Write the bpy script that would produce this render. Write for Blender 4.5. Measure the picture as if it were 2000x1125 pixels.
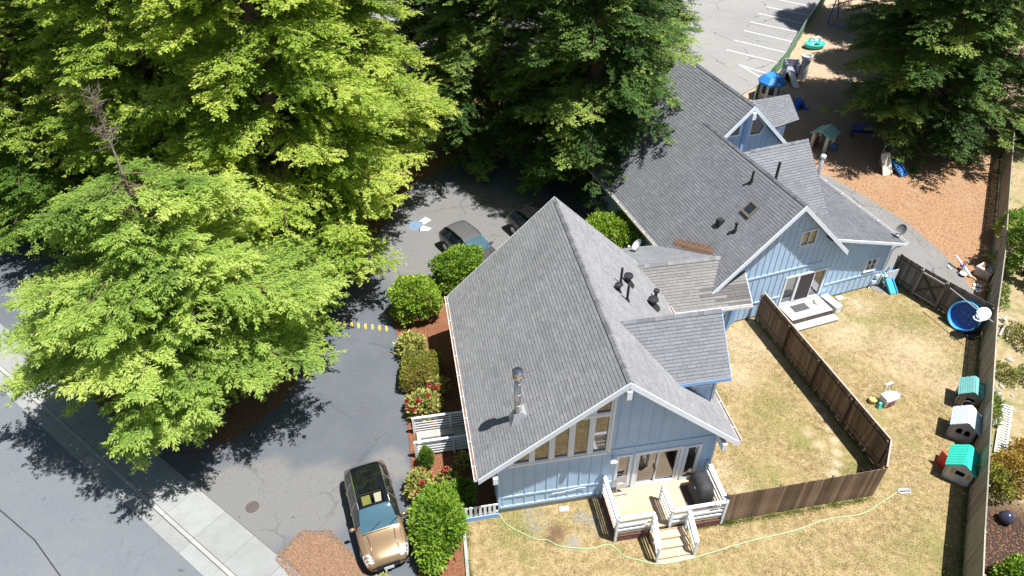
import bpy, bmesh, math, random
import numpy as np
from mathutils import Vector, Matrix
from mathutils.geometry import tessellate_polygon

for o in list(bpy.data.objects):
    bpy.data.objects.remove(o)
SC = bpy.context.scene
COL = SC.collection
R = math.radians

# ------------------------------------------------------------------ camera, sky, sun, exposure
cam_d = bpy.data.cameras.new('camera')
cam = bpy.data.objects.new('camera', cam_d)
COL.objects.link(cam)
cam.location = (0, 0, 25)
cam.rotation_euler = (R(90 - 39.7), 0, 0)
cam_d.sensor_width = 36.0
cam_d.lens = 36.0 * 1400 / 2000
cam_d.clip_end = 3000
SC.camera = cam

SUN_EL, SUN_H = 69.5, (0.945, -0.327)          # elevation; horizontal direction towards the sun
world = bpy.data.worlds.new('World')
SC.world = world
world.use_nodes = True
wn = world.node_tree
bg = wn.nodes['Background']
sky = wn.nodes.new('ShaderNodeTexSky')
sky.sky_type = 'NISHITA'
sky.sun_disc = False
sky.sun_elevation = R(SUN_EL)
sky.sun_rotation = math.atan2(SUN_H[0], SUN_H[1])
sky.altitude = 50
wn.links.new(sky.outputs[0], bg.inputs[0])
bg.inputs[1].default_value = 0.05

sl = bpy.data.lights.new('sun', 'SUN')
sl.energy = 5.0
sl.angle = R(0.55)
sl.color = (1.0, 0.97, 0.925)
sun = bpy.data.objects.new('sun', sl)
COL.objects.link(sun)
sd = Vector((SUN_H[0] * math.cos(R(SUN_EL)), SUN_H[1] * math.cos(R(SUN_EL)), math.sin(R(SUN_EL))))
sun.rotation_euler = sd.to_track_quat('Z', 'Y').to_euler()
sun.location = (30, -10, 60)

vs = SC.view_settings
vs.view_transform = 'Standard'
vs.look = 'None'
vs.gamma = 1.0
vs.exposure = 0.88
vs.use_curve_mapping = False

# ------------------------------------------------------------------ helpers: objects
def link(o, parent=None):
    COL.objects.link(o)
    if parent is not None:
        o.parent = parent
    return o

def tag(o, label=None, cat=None, group=None, kind=None):
    if label: o['label'] = label
    if cat: o['category'] = cat
    if group: o['group'] = group
    if kind: o['kind'] = kind
    return o

def thing(name, label, cat, loc=(0, 0, 0), rz=0.0, group=None):
    o = bpy.data.objects.new(name, None)
    o.empty_display_size = 0.2
    link(o)
    o.location = loc
    o.rotation_euler = (0, 0, rz)
    return tag(o, label, cat, group)

def copy_tree(o, parent=None):
    c = o.copy()
    COL.objects.link(c)
    c.parent = parent
    for ch in o.children:
        if ch.name in COL.objects:
            copy_tree(ch, c)
    return c

class MB:
    """collects faces of one mesh"""
    def __init__(s):
        s.v = []; s.f = []; s.m = []; s.t = []
        s.cur = 0; s.tint = 0.5
    def quad(s, *p):
        n = len(s.v)
        s.v += [tuple(q) for q in p]
        s.f.append(tuple(range(n, n + len(p)))); s.m.append(s.cur); s.t.append(s.tint)
    def hexa(s, c):                       # 8 corners: bottom 4 ccw, top 4 ccw
        n = len(s.v)
        s.v += [tuple(q) for q in c]
        for f in ((3, 2, 1, 0), (4, 5, 6, 7), (0, 1, 5, 4), (1, 2, 6, 5), (2, 3, 7, 6), (3, 0, 4, 7)):
            s.f.append(tuple(n + i for i in f)); s.m.append(s.cur); s.t.append(s.tint)
        return s
    def box(s, x0, x1, y0, y1, z0, z1):
        return s.hexa([(x0, y0, z0), (x1, y0, z0), (x1, y1, z0), (x0, y1, z0), (x0, y0, z1), (x1, y0, z1), (x1, y1, z1), (x0, y1, z1)])
    def beam(s, p0, p1, w, h, up=(0, 0, 1), taper=1.0):
        p0 = Vector(p0); p1 = Vector(p1); d = (p1 - p0).normalized(); up = Vector(up)
        sd_ = d.cross(up)
        if sd_.length < 1e-5: sd_ = d.cross(Vector((1, 0, 0)))
        sd_.normalize(); u2 = sd_.cross(d).normalized()
        a = sd_ * (w / 2); b = u2 * (h / 2)
        return s.hexa([p0 - a - b, p0 + a - b, p1 + (a - b) * taper, p1 + (-a - b) * taper, p0 - a + b, p0 + a + b, p1 + (a + b) * taper, p1 + (-a + b) * taper])
    def tube(s, p0, p1, r0, r1=None, n=10, caps=True):
        r1 = r0 if r1 is None else r1
        p0 = Vector(p0); p1 = Vector(p1); d = (p1 - p0).normalized()
        a = d.cross(Vector((0, 0, 1)) if abs(d.z) < .95 else Vector((1, 0, 0))).normalized(); b = d.cross(a)
        k = len(s.v)
        for p, r in ((p0, r0), (p1, r1)):
            for i in range(n):
                an = 2 * math.pi * i / n
                s.v.append(tuple(p + a * (r * math.cos(an)) + b * (r * math.sin(an))))
        for i in range(n):
            j = (i + 1) % n
            s.f.append((k + i, k + n + i, k + n + j, k + j)); s.m.append(s.cur); s.t.append(s.tint)
        if caps:
            s.f.append(tuple(k + i for i in range(n))); s.m.append(s.cur); s.t.append(s.tint)
            s.f.append(tuple(k + n + i for i in reversed(range(n)))); s.m.append(s.cur); s.t.append(s.tint)
        return s
    def path(s, pts, r, n=8):
        """round hose through points"""
        pts = [Vector(p) for p in pts]; k = len(s.v)
        for i, p in enumerate(pts):
            d = (pts[min(i + 1, len(pts) - 1)] - pts[max(i - 1, 0)]).normalized()
            a = d.cross(Vector((0, 0, 1)) if abs(d.z) < .95 else Vector((1, 0, 0))).normalized(); b = d.cross(a)
            rr = r[i] if isinstance(r, (list, tuple)) else r
            for j in range(n):
                an = 2 * math.pi * j / n
                s.v.append(tuple(p + a * (rr * math.cos(an)) + b * (rr * math.sin(an))))
        for i in range(len(pts) - 1):
            for j in range(n):
                q = (j + 1) % n
                s.f.append((k + i * n + j, k + (i + 1) * n + j, k + (i + 1) * n + q, k + i * n + q)); s.m.append(s.cur); s.t.append(s.tint)
        for base, rev in ((k, False), (k + (len(pts) - 1) * n, True)):
            idx = [base + j for j in range(n)]
            s.f.append(tuple(reversed(idx) if rev else idx)); s.m.append(s.cur); s.t.append(s.tint)
        return s
    def prism(s, poly, z0, z1):
        """vertical prism over a 2-D polygon (any order, concave allowed)"""
        pts = [Vector((p[0], p[1], 0)) for p in poly]
        area = sum(pts[i].x * pts[(i + 1) % len(pts)].y - pts[(i + 1) % len(pts)].x * pts[i].y for i in range(len(pts)))
        if area < 0: pts.reverse()
        k = len(s.v); n = len(pts)
        zf = z1 if callable(z1) else (lambda x, y: z1)
        for p in pts: s.v.append((p.x, p.y, z0))
        for p in pts: s.v.append((p.x, p.y, zf(p.x, p.y)))
        for t in tessellate_polygon([pts]):
            a, b, c = (pts[i] for i in t)
            if (b - a).cross(c - a).z < 0: t = (t[0], t[2], t[1])
            s.f.append(tuple(k + n + i for i in t)); s.m.append(s.cur); s.t.append(s.tint)
            s.f.append(tuple(k + i for i in reversed(t))); s.m.append(s.cur); s.t.append(s.tint)
        for i in range(n):
            j = (i + 1) % n
            s.f.append((k + i, k + j, k + n + j, k + n + i)); s.m.append(s.cur); s.t.append(s.tint)
        return s
    def lathe(s, prof, n=20, c=(0, 0, 0), cap=True, sx=1.0, sy=1.0):
        k = len(s.v)
        for r, z in prof:
            for i in range(n):
                an = 2 * math.pi * i / n
                s.v.append((c[0] + sx * r * math.cos(an), c[1] + sy * r * math.sin(an), c[2] + z))
        for a in range(len(prof) - 1):
            for i in range(n):
                j = (i + 1) % n
                s.f.append((k + a * n + i, k + a * n + j, k + (a + 1) * n + j, k + (a + 1) * n + i)); s.m.append(s.cur); s.t.append(s.tint)
        if cap:
            s.f.append(tuple(k + i for i in reversed(range(n)))); s.m.append(s.cur); s.t.append(s.tint)
            q = k + (len(prof) - 1) * n
            s.f.append(tuple(q + i for i in range(n))); s.m.append(s.cur); s.t.append(s.tint)
        return s
    def wall(s, outer, holes, fn, thick):
        """flat wall with openings; fn(a, b, d) maps wall coords (along, up, depth inwards) to xyz"""
        loops = [outer] + holes
        flat = [p for l in loops for p in l]
        tri = tessellate_polygon([[Vector((p[0], p[1], 0)) for p in l] for l in loops])
        k = len(s.v); n = len(flat)
        for d in (0.0, thick):
            for p in flat: s.v.append(tuple(fn(p[0], p[1], d)))
        for t in tri:
            s.f.append(tuple(k + i for i in t)); s.m.append(s.cur); s.t.append(s.tint)
            s.f.append(tuple(k + n + i for i in reversed(t))); s.m.append(s.cur); s.t.append(s.tint)
        o = 0
        for l in loops:
            for i in range(len(l)):
                j = (i + 1) % len(l)
                s.f.append((k + o + i, k + o + j, k + n + o + j, k + n + o + i)); s.m.append(s.cur); s.t.append(s.tint)
            o += len(l)
        return s
    def build(s, name, mat, parent=None, smooth=False, tint=False, bevel=0.0, loc=None, rz=None, fix=True):
        me = bpy.data.meshes.new(name)
        me.from_pydata(s.v, [], s.f)
        mats = mat if isinstance(mat, (list, tuple)) else [mat]
        for m_ in mats: me.materials.append(m_)
        if len(mats) > 1: me.polygons.foreach_set('material_index', s.m)
        if tint:
            at = me.attributes.new('tint', 'FLOAT', 'FACE')
            at.data.foreach_set('value', s.t)
        if smooth: me.polygons.foreach_set('use_smooth', [True] * len(s.f))
        me.update()
        if fix or bevel:
            bm = bmesh.new(); bm.from_mesh(me)
            if fix: bmesh.ops.recalc_face_normals(bm, faces=bm.faces[:])
            if bevel: bmesh.ops.bevel(bm, geom=bm.edges[:], offset=bevel, segments=2, affect='EDGES', profile=.6)
            bm.to_mesh(me); bm.free()
        o = bpy.data.objects.new(name, me)
        link(o, parent)
        if loc is not None: o.location = loc
        if rz is not None: o.rotation_euler = (0, 0, rz)
        return o

_boxcache = {}
def box(name, size, loc, mat, parent=None, rot=(0, 0, 0), bevel=0.0):
    """a box part centred on loc; alike boxes share one mesh"""
    key = (tuple(round(q, 4) for q in size), mat.name, bevel)
    me = _boxcache.get(key)
    if me is None or len(me.vertices) == 0:
        b = MB().box(-size[0] / 2, size[0] / 2, -size[1] / 2, size[1] / 2, -size[2] / 2, size[2] / 2)
        o = b.build(name, mat, parent, bevel=bevel)
        _boxcache[key] = o.data
    else:
        o = bpy.data.objects.new(name, me); link(o, parent)
    o.location = loc; o.rotation_euler = rot
    return o

def np_mesh(name, V, F4, mat, tint=None, parent=None):
    """fast mesh of quads from arrays; tint is one value per face"""
    me = bpy.data.meshes.new(name)
    V = np.ascontiguousarray(V, dtype=np.float32).reshape(-1, 3); nf = len(F4); k = F4.shape[1]
    me.vertices.add(len(V)); me.vertices.foreach_set('co', V.ravel())
    me.loops.add(nf * k); me.loops.foreach_set('vertex_index', np.ascontiguousarray(F4, dtype=np.int32).ravel())
    me.polygons.add(nf); me.polygons.foreach_set('loop_start', np.arange(0, nf * k, k, dtype=np.int32))
    try: me.polygons.foreach_set('loop_total', np.full(nf, k, dtype=np.int32))
    except Exception: pass
    me.materials.append(mat)
    if tint is not None:
        at = me.attributes.new('tint', 'FLOAT', 'FACE'); at.data.foreach_set('value', np.asarray(tint, dtype=np.float32))
    me.update(calc_edges=True)
    o = bpy.data.objects.new(name, me); link(o, parent)
    return o

# ------------------------------------------------------------------ helpers: materials
class NT:
    def __init__(s, name):
        s.m = bpy.data.materials.new(name); s.m.use_nodes = True
        s.t = s.m.node_tree; s.b = s.t.nodes['Principled BSDF']; s.out = s.t.nodes['Material Output']
    def n(s, ty, **kw):
        nd = s.t.nodes.new(ty)
        for k, v in kw.items(): setattr(nd, k, v)
        return nd
    def l(s, a, b): s.t.links.new(a, b)
    def pos(s, scale=(1, 1, 1), obj=False):
        mp = s.n('ShaderNodeMapping'); mp.inputs['Scale'].default_value = scale
        if obj: s.l(s.n('ShaderNodeTexCoord').outputs['Object'], mp.inputs[0])
        else: s.l(s.n('ShaderNodeNewGeometry').outputs['Position'], mp.inputs[0])
        return mp.outputs[0]
    def noise(s, vec, scale, detail=4, rough=.6):
        nd = s.n('ShaderNodeTexNoise'); nd.inputs['Scale'].default_value = scale; nd.inputs['Detail'].default_value = detail
        nd.inputs['Roughness'].default_value = rough
        s.l(vec, nd.inputs['Vector']); return nd.outputs['Fac']
    def rng(s, v, a, b, c=0.0, d=1.0, smooth=False):
        nd = s.n('ShaderNodeMapRange'); nd.interpolation_type = 'SMOOTHSTEP' if smooth else 'LINEAR'
        for i, q in enumerate((a, b, c, d)): nd.inputs[i + 1].default_value = q
        s.l(v, nd.inputs[0]); return nd.outputs[0]
    def mix(s, f, a, b, mode='MIX'):
        nd = s.n('ShaderNodeMix', data_type='RGBA', blend_type=mode)
        for sock, q in ((nd.inputs[0], f), (nd.inputs[6], a), (nd.inputs[7], b)):
            if isinstance(q, (int, float)): sock.default_value = q
            elif isinstance(q, (tuple, list)): sock.default_value = (*q[:3], 1)
            else: s.l(q, sock)
        return nd.outputs[2]
    def math(s, op, a, b=0.0):
        nd = s.n('ShaderNodeMath', operation=op)
        for sock, q in zip(nd.inputs, (a, b)):
            if isinstance(q, (int, float)): sock.default_value = q
            else: s.l(q, sock)
        return nd.outputs[0]
    def attr(s, name='tint'):
        nd = s.n('ShaderNodeAttribute', attribute_name=name); return nd.outputs['Fac']
    def rnd(s): return s.n('ShaderNodeObjectInfo').outputs['Random']
    def bump(s, h, st=.3, dist=.02):
        nd = s.n('ShaderNodeBump'); nd.inputs['Strength'].default_value = st; nd.inputs['Distance'].default_value = dist
        s.l(h, nd.inputs['Height']); s.l(nd.outputs[0], s.b.inputs['Normal'])
    def col(s, c):
        if isinstance(c, (tuple, list)): s.b.inputs['Base Color'].default_value = (*c[:3], 1)
        else: s.l(c, s.b.inputs['Base Color'])
        return s
    def set(s, rough=.7, metal=0.0, spec=.5):
        s.b.inputs['Roughness'].default_value = rough; s.b.inputs['Metallic'].default_value = metal
        s.b.inputs['Specular IOR Level'].default_value = spec
        return s
    def blob(s, list_, vec):
        """soft union of circles (x, y, radius, feather) in world metres"""
        acc = None
        sx = s.n('ShaderNodeSeparateXYZ'); s.l(vec, sx.inputs[0])
        for (x, y, r, f) in list_:
            dx = s.math('SUBTRACT', sx.outputs[0], x); dy = s.math('SUBTRACT', sx.outputs[1], y)
            d = s.math('SQRT', s.math('ADD', s.math('MULTIPLY', dx, dx), s.math('MULTIPLY', dy, dy)))
            m_ = s.rng(d, r - f, r + f, 1.0, 0.0, True)
            acc = m_ if acc is None else s.math('MAXIMUM', acc, m_)
        return acc

def plain(name, c, rough=.6, metal=0.0, var=.12, scale=6.0, spec=.5, dirt=None):
    """painted or moulded surface with slight mottling"""
    t = NT(name); v = t.pos()
    f = t.noise(v, scale, 5)
    k = t.rng(f, .3, .7, 1 - var, 1 + var)
    cc = t.mix(1.0, c, k, 'MULTIPLY')
    if dirt:
        d = t.rng(t.noise(v, scale * .5, 6, .7), .52, .72, 0, .6)
        cc = t.mix(d, cc, dirt)
    t.col(cc).set(rough, metal, spec)
    t.bump(t.noise(v, scale * 12, 2), .08, .01)
    return t.m

def wood(name, c1, c2, axis_scale=(2, 2, 30), rough=.8, rnd=.35, bump=.25, moss=None):
    t = NT(name); v = t.pos(axis_scale, obj=True)
    g = t.noise(v, 1.0, 6, .65)
    c = t.mix(t.rng(g, .3, .7), c1, c2)
    r_ = t.rnd()
    c = t.mix(1.0, c, t.rng(r_, 0, 1, 1 - rnd, 1 + rnd), 'MULTIPLY')
    if moss:
        mm = t.rng(t.noise(t.pos(), .9, 6, .7), .45, .65, 0, .75)
        c = t.mix(mm, c, moss)
    t.col(c).set(rough, 0, .3)
    t.bump(g, bump, .02)
    return t.m

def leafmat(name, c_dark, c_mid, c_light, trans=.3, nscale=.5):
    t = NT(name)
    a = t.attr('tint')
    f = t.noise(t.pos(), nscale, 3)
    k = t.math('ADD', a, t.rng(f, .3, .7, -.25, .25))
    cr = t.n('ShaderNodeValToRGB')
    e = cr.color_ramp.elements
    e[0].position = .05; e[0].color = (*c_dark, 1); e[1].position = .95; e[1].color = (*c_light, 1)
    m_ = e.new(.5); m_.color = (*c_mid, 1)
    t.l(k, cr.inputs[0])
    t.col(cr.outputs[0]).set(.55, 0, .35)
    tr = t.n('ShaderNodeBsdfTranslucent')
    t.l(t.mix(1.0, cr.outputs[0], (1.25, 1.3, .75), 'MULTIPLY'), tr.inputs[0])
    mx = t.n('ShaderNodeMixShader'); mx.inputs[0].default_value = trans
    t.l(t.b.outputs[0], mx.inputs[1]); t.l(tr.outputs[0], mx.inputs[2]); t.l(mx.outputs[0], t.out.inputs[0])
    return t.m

def glassmat(name, tint=(.9, .95, .97), refl=.25, base=None):
    """window pane: mirror of the surroundings over a see-through (or dark) pane"""
    t = NT(name)
    gl = t.n('ShaderNodeBsdfGlossy'); gl.inputs['Roughness'].default_value = .015; gl.inputs[0].default_value = (.95, .97, 1, 1)
    if base is None:
        tr = t.n('ShaderNodeBsdfTransparent'); tr.inputs[0].default_value = (*tint, 1); o2 = tr.outputs[0]
    else:
        t.col(base).set(.15, 0, .5); o2 = t.b.outputs[0]
    fr = t.n('ShaderNodeLayerWeight'); fr.inputs[0].default_value = .35
    f = t.rng(fr.outputs['Fresnel'], 0, 1, refl, 1.0)
    mx = t.n('ShaderNodeMixShader'); t.l(f, mx.inputs[0]); t.l(o2, mx.inputs[1]); t.l(gl.outputs[0], mx.inputs[2])
    t.l(mx.outputs[0], t.out.inputs[0])
    return t.m

M = {}
# asphalt, concrete, earth
def asphalt(name, c, c2, patch=None, pcol=None, big=.25, crack=.22, cks=.7):
    t = NT(name); v = t.pos()
    f1 = t.noise(v, big, 6, .65); f2 = t.noise(v, 30, 4, .7); f3 = t.noise(v, 120, 2, .5)
    cc = t.mix(t.rng(f1, .35, .65), c, c2)
    if patch:
        wob = t.n('ShaderNodeVectorMath', operation='ADD'); t.l(v, wob.inputs[0])
        nz = t.n('ShaderNodeTexNoise'); nz.inputs['Scale'].default_value = .6; nz.inputs['Detail'].default_value = 5; t.l(v, nz.inputs['Vector'])
        sc_ = t.n('ShaderNodeVectorMath', operation='SCALE'); sc_.inputs['Scale'].default_value = 1.6; t.l(nz.outputs['Color'], sc_.inputs[0])
        t.l(sc_.outputs[0], wob.inputs[1])
        cc = t.mix(t.blob(patch, wob.outputs[0]), cc, pcol)
    cc = t.mix(1.0, cc, t.rng(f2, .3, .7, .82, 1.18), 'MULTIPLY')
    cc = t.mix(t.rng(f3, .62, .75, 0, .35), cc, (.32, .32, .31))
    st = t.rng(t.noise(v, 1.7, 7, .75), .6, .75, 0, .35)
    cc = t.mix(st, cc, (.06, .06, .062))
    vo = t.n('ShaderNodeTexVoronoi', feature='DISTANCE_TO_EDGE'); vo.inputs['Scale'].default_value = crack
    wv = t.n('ShaderNodeVectorMath', operation='ADD'); t.l(v, wv.inputs[0])
    nz2 = t.n('ShaderNodeTexNoise'); nz2.inputs['Scale'].default_value = 1.1; nz2.inputs['Detail'].default_value = 8; nz2.inputs['Roughness'].default_value = .7; t.l(v, nz2.inputs['Vector']); t.l(nz2.outputs['Color'], wv.inputs[1]); t.l(wv.outputs[0], vo.inputs['Vector'])
    ck = t.math('MULTIPLY', t.rng(vo.outputs['Distance'], .004, .014, cks, 0.0), t.rng(t.noise(v, .35, 3), .45, .6))
    cc = t.mix(ck, cc, (.04, .04, .042))
    oil = t.rng(t.noise(v, 3.3, 3, .4), .70, .78, 0, .5)
    cc = t.mix(oil, cc, (.05, .05, .05))
    t.col(cc).set(.85, 0, .3); t.bump(f2, .35, .01)
    return t.m
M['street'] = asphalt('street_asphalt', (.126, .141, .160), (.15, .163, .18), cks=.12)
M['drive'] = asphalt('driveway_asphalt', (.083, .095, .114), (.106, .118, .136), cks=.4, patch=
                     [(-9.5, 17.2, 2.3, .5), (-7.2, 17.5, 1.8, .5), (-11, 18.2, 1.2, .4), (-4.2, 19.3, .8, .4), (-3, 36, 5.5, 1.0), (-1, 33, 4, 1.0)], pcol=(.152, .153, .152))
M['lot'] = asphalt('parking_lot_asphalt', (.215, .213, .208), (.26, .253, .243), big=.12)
M['path'] = asphalt('path_asphalt', (.17, .168, .165), (.205, .2, .195))
def concrete(name, c):
    t = NT(name); v = t.pos(); f = t.noise(v, 1.2, 8, .7); g = t.noise(v, 60, 3)
    cc = t.mix(t.rng(f, .3, .7), tuple(q * .85 for q in c), tuple(q * 1.08 for q in c))
    cc = t.mix(1.0, cc, t.rng(g, .3, .7, .92, 1.08), 'MULTIPLY')
    cc = t.mix(1.0, cc, t.rng(t.rnd(), 0, 1, .93, 1.06), 'MULTIPLY')
    t.col(cc).set(.85, 0, .3); t.bump(g, .2, .008)
    return t.m
M['concrete'] = concrete('concrete', (.262, .27, .268))
M['kerb'] = concrete('kerb_concrete', (.33, .325, .31))
M['foundation'] = concrete('foundation_concrete', (.42, .42, .41))

def lawn(blades=False):
    t = NT('dry_grass_blades' if blades else 'dry_lawn'); v = t.pos()
    n1 = t.noise(v, .55, 8, .7); n2 = t.noise(v, 3.2, 6, .7); n3 = t.noise(v, 26, 4, .75); n4 = t.noise(v, 1.4, 6, .65)
    c = t.mix(t.rng(n2, .36, .64), (.24, .175, .082), (.42, .33, .175))
    c = t.mix(t.rng(t.noise(v, 8, 5, .75), .5, .68, 0, .55), c, (.19, .135, .055))
    gr = t.math('MULTIPLY', t.rng(n1, .5, .64), t.rng(n4, .4, .6))
    green = t.blob([(17.6, 27.8, 2.0, 1.2), (12.7, 19.9, .9, .8), (10.3, 17.3, 1.2, 1.0), (14.1, 18.6, .9, .6), (16.5, 13.5, 2.2, 1.6), (0.2, 15.6, 1.0, .8), (20.5, 27.3, 1.2, .8), (21.2, 24.3, .9, .7), (14.6, 17.9, .6, .4), (11.6, 21.4, 1.0, .9)], v)
    gr = t.math('MAXIMUM', gr, t.math('MULTIPLY', green, t.rng(n4, .35, .58)))
    c = t.mix(t.math('MULTIPLY', gr, .9), c, t.mix(t.rng(n3, .35, .65), (.125, .13, .038), (.27, .255, .095)))
    bare = t.blob([(11.4, 25.6, 1.4, 1.2), (10.6, 23.6, .9, .8), (13.3, 17.9, .25, .3), (13.4, 18.7, .22, .3), (13.3, 19.5, .22, .3), (13.0, 20.2, .2, .3), (12.9, 17.1, .35, .3),
                   (19.6, 25.0, 1.7, 1.5), (16.9, 26.4, 1.3, 1.0), (20.6, 22.9, 1.0, .9), (9.3, 17.0, .6, .6), (8.7, 18.2, .5, .5), (8.8, 20.5, .6, .6), (18.4, 28.6, .8, .6)], v)
    c = t.mix(t.math('MULTIPLY', bare, t.rng(n2, .3, .62, .25, .95)), c, (.47, .37, .24))
    trail = t.blob([(13.2, 17.5, .22, .16), (13.42, 18.0, .22, .16), (13.7, 18.5, .2, .16), (13.9, 19.1, .2, .16), (14.02, 19.75, .18, .16), (14.03, 20.4, .18, .16), (13.95, 21.1, .16, .16), (13.8, 21.8, .15, .16)], v)
    c = t.mix(t.math('MULTIPLY', trail, t.rng(n2, .3, .55, .6, 1.0)), c, (.5, .4, .27))
    soil = t.blob([(1.75, 15.3, .35, .25), (1.5, 15.0, .25, .2)], v)
    c = t.mix(t.math('MULTIPLY', soil, .8), c, (.13, .075, .045))
    grit = t.blob([(1.0, 15.75, .45, .3), (3.2, 15.65, .4, .3), (2.3, 14.9, .3, .25), (.7, 16.1, .25, .15), (2.7, 15.9, .3, .2)], v)
    c = t.mix(t.math('MULTIPLY', grit, t.rng(n4, .44, .58, 0, .75)), c, (.27, .27, .25))
    c = t.mix(1.0, c, t.rng(t.attr('tint'), 0, 1, .5, 1.6) if blades else t.rng(n3, .3, .7, .5, 1.45), 'MULTIPLY')
    t.col(c).set(.95, 0, .1); t.bump(n3, .8, .04)
    return t.m
M['lawn'] = lawn(); M['blades'] = lawn(True)

def mulch(name, c1, c2, c3, far=None):
    t = NT(name); v = t.pos()
    vo = t.n('ShaderNodeTexVoronoi'); vo.inputs['Scale'].default_value = 22; t.l(v, vo.inputs['Vector'])
    n1 = t.noise(v, .5, 6, .65); n2 = t.noise(v, 14, 4, .7)
    c = t.mix(vo.outputs['Color'], c1, c2)
    c = t.mix(t.rng(n1, .35, .65, 0, .8), c, c3)
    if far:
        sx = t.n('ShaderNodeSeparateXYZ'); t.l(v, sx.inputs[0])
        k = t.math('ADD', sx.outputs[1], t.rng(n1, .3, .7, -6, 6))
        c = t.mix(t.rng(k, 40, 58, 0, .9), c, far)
    c = t.mix(1.0, c, t.rng(n2, .3, .7, .75, 1.25), 'MULTIPLY')
    t.col(c).set(.95, 0, .1); t.bump(vo.outputs['Distance'], .5, .03)
    return t.m
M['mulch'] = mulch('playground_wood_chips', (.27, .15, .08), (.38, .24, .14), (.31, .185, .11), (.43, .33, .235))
M['bed'] = mulch('bark_mulch', (.16, .065, .036), (.25, .115, .065), (.2, .09, .05))
M['duff'] = mulch('needle_litter', (.15, .075, .04), (.24, .13, .07), (.20, .11, .06))
M['needles'] = mulch('dry_needles', (.22, .13, .08), (.29, .185, .12), (.25, .155, .1))

def weedy():
    t = NT('weedy_ground'); v = t.pos()
    n1 = t.noise(v, .7, 8, .7); n3 = t.noise(v, 20, 4, .7); n2 = t.noise(v, 2.4, 6, .7)
    c = t.mix(t.rng(n2, .35, .65), (.25, .195, .105), (.38, .31, .19))
    c = t.mix(t.rng(n1, .5, .62, 0, .8), c, (.13, .165, .05))
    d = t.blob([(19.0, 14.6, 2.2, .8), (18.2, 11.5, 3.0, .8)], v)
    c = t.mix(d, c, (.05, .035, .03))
    c = t.mix(1.0, c, t.rng(n3, .3, .7, .65, 1.3), 'MULTIPLY')
    t.col(c).set(.95, 0, .1); t.bump(n3, .5, .03)
    return t.m
M['weedy'] = weedy()

def shingle(name, c1, c2):
    t = NT(name); v = t.pos()
    a = t.attr('tint'); n1 = t.noise(v, .5, 6, .6); n3 = t.noise(v, 55, 3, .7)
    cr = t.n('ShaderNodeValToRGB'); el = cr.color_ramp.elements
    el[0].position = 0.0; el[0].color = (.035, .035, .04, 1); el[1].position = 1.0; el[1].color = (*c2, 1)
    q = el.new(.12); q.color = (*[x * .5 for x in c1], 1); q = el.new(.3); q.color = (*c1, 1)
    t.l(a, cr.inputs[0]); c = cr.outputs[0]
    c = t.mix(1.0, c, t.rng(n1, .35, .65, .93, 1.07), 'MULTIPLY')
    st = t.noise(t.pos((.22, 2.6, .22), obj=True), 1.0, 6, .7)
    c = t.mix(t.rng(st, .45, .75, 0, .25), c, tuple(q * 1.3 for q in c2))
    st2 = t.noise(t.pos((.3, 1.7, .3), obj=True), 1.9, 6, .75)
    c = t.mix(t.rng(st2, .5, .8, 0, .22), c, tuple(q * .62 for q in c1))
    c = t.mix(1.0, c, t.rng(n3, .3, .7, .86, 1.14), 'MULTIPLY')
    t.col(c).set(.9, 0, .25); t.bump(n3, .3, .006)
    return t.m
M['shingle'] = shingle('grey_shingle', (.185, .188, .198), (.245, .246, .255))
M['shingle3'] = shingle('brownish_shingle', (.175, .168, .165), (.225, .216, .212))
M['shingle2'] = shingle('blue_grey_shingle', (.15, .158, .174), (.197, .204, .22))
M['roofdeck'] = plain('roof_underlay', (.05, .052, .06), .9)
def wallpaint(name, c):
    t = NT(name); v = t.pos()
    st = t.noise(t.pos((5, 5, .35)), 1.0, 6, .7); bl = t.noise(v, 1.1, 6, .65); fi = t.noise(v, 25, 3)
    cc = t.mix(1.0, c, t.rng(bl, .3, .7, .92, 1.07), 'MULTIPLY')
    cc = t.mix(t.rng(st, .52, .72, 0, .3), cc, tuple(q * .78 for q in c))
    cc = t.mix(t.rng(st, .3, .42, .25, 0), cc, tuple(min(.9, q * 1.12 + .03) for q in c))
    t.col(cc).set(.6, 0, .4); t.bump(fi, .1, .01)
    return t.m
M['blue'] = wallpaint('blue_wall_paint', (.41, .575, .775))
M['bluetrim'] = plain('blue_trim_paint', (.24, .41, .68), .6, var=.05)
M['white'] = plain('white_paint', (.74, .78, .82), .5, var=.04)
M['fascia'] = plain('pale_fascia_paint', (.70, .77, .84), .5, var=.05)
M['gutter'] = plain('gutter_white', (.72, .73, .73), .4, var=.05, dirt=(.38, .26, .17))
M['gutterin'] = plain('gutter_litter', (.19, .11, .065), .95, var=.3)
M['winglass'] = glassmat('window_glass', refl=.12, base=(.045, .03, .016))
M['doorglass'] = glassmat('door_glass', (.86, .9, .92), refl=.16)
M['darkglass'] = glassmat('dark_glass', refl=.1, base=(.02, .022, .025))
M['screen'] = plain('insect_screen', (.045, .04, .045), .8)
M['curtain'] = plain('curtain', (.6, .64, .62), .9)
M['floorwood'] = wood('room_floor', (.30, .16, .06), (.40, .23, .1), (8, 1, 1), .5, .05)
M['roomwall'] = plain('room_wall', (.36, .3, .22), .9)
M['steel'] = NT('stainless_steel').col((.62, .6, .57)).set(.22, 1.0).m
M['galv'] = plain('galvanised', (.55, .56, .57), .45, .7)
M['black'] = plain('black_plastic', (.02, .02, .022), .5)
M['blackrubber'] = plain('rubber', (.022, .022, .023), .85)
M['cover'] = plain('black_cloth_cover', (.028, .028, .031), .75, var=.3, scale=4)
M['deck'] = wood('deck_planks', (.40, .30, .195), (.56, .445, .31), (1.2, 25, 25), .75, .12)
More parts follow.
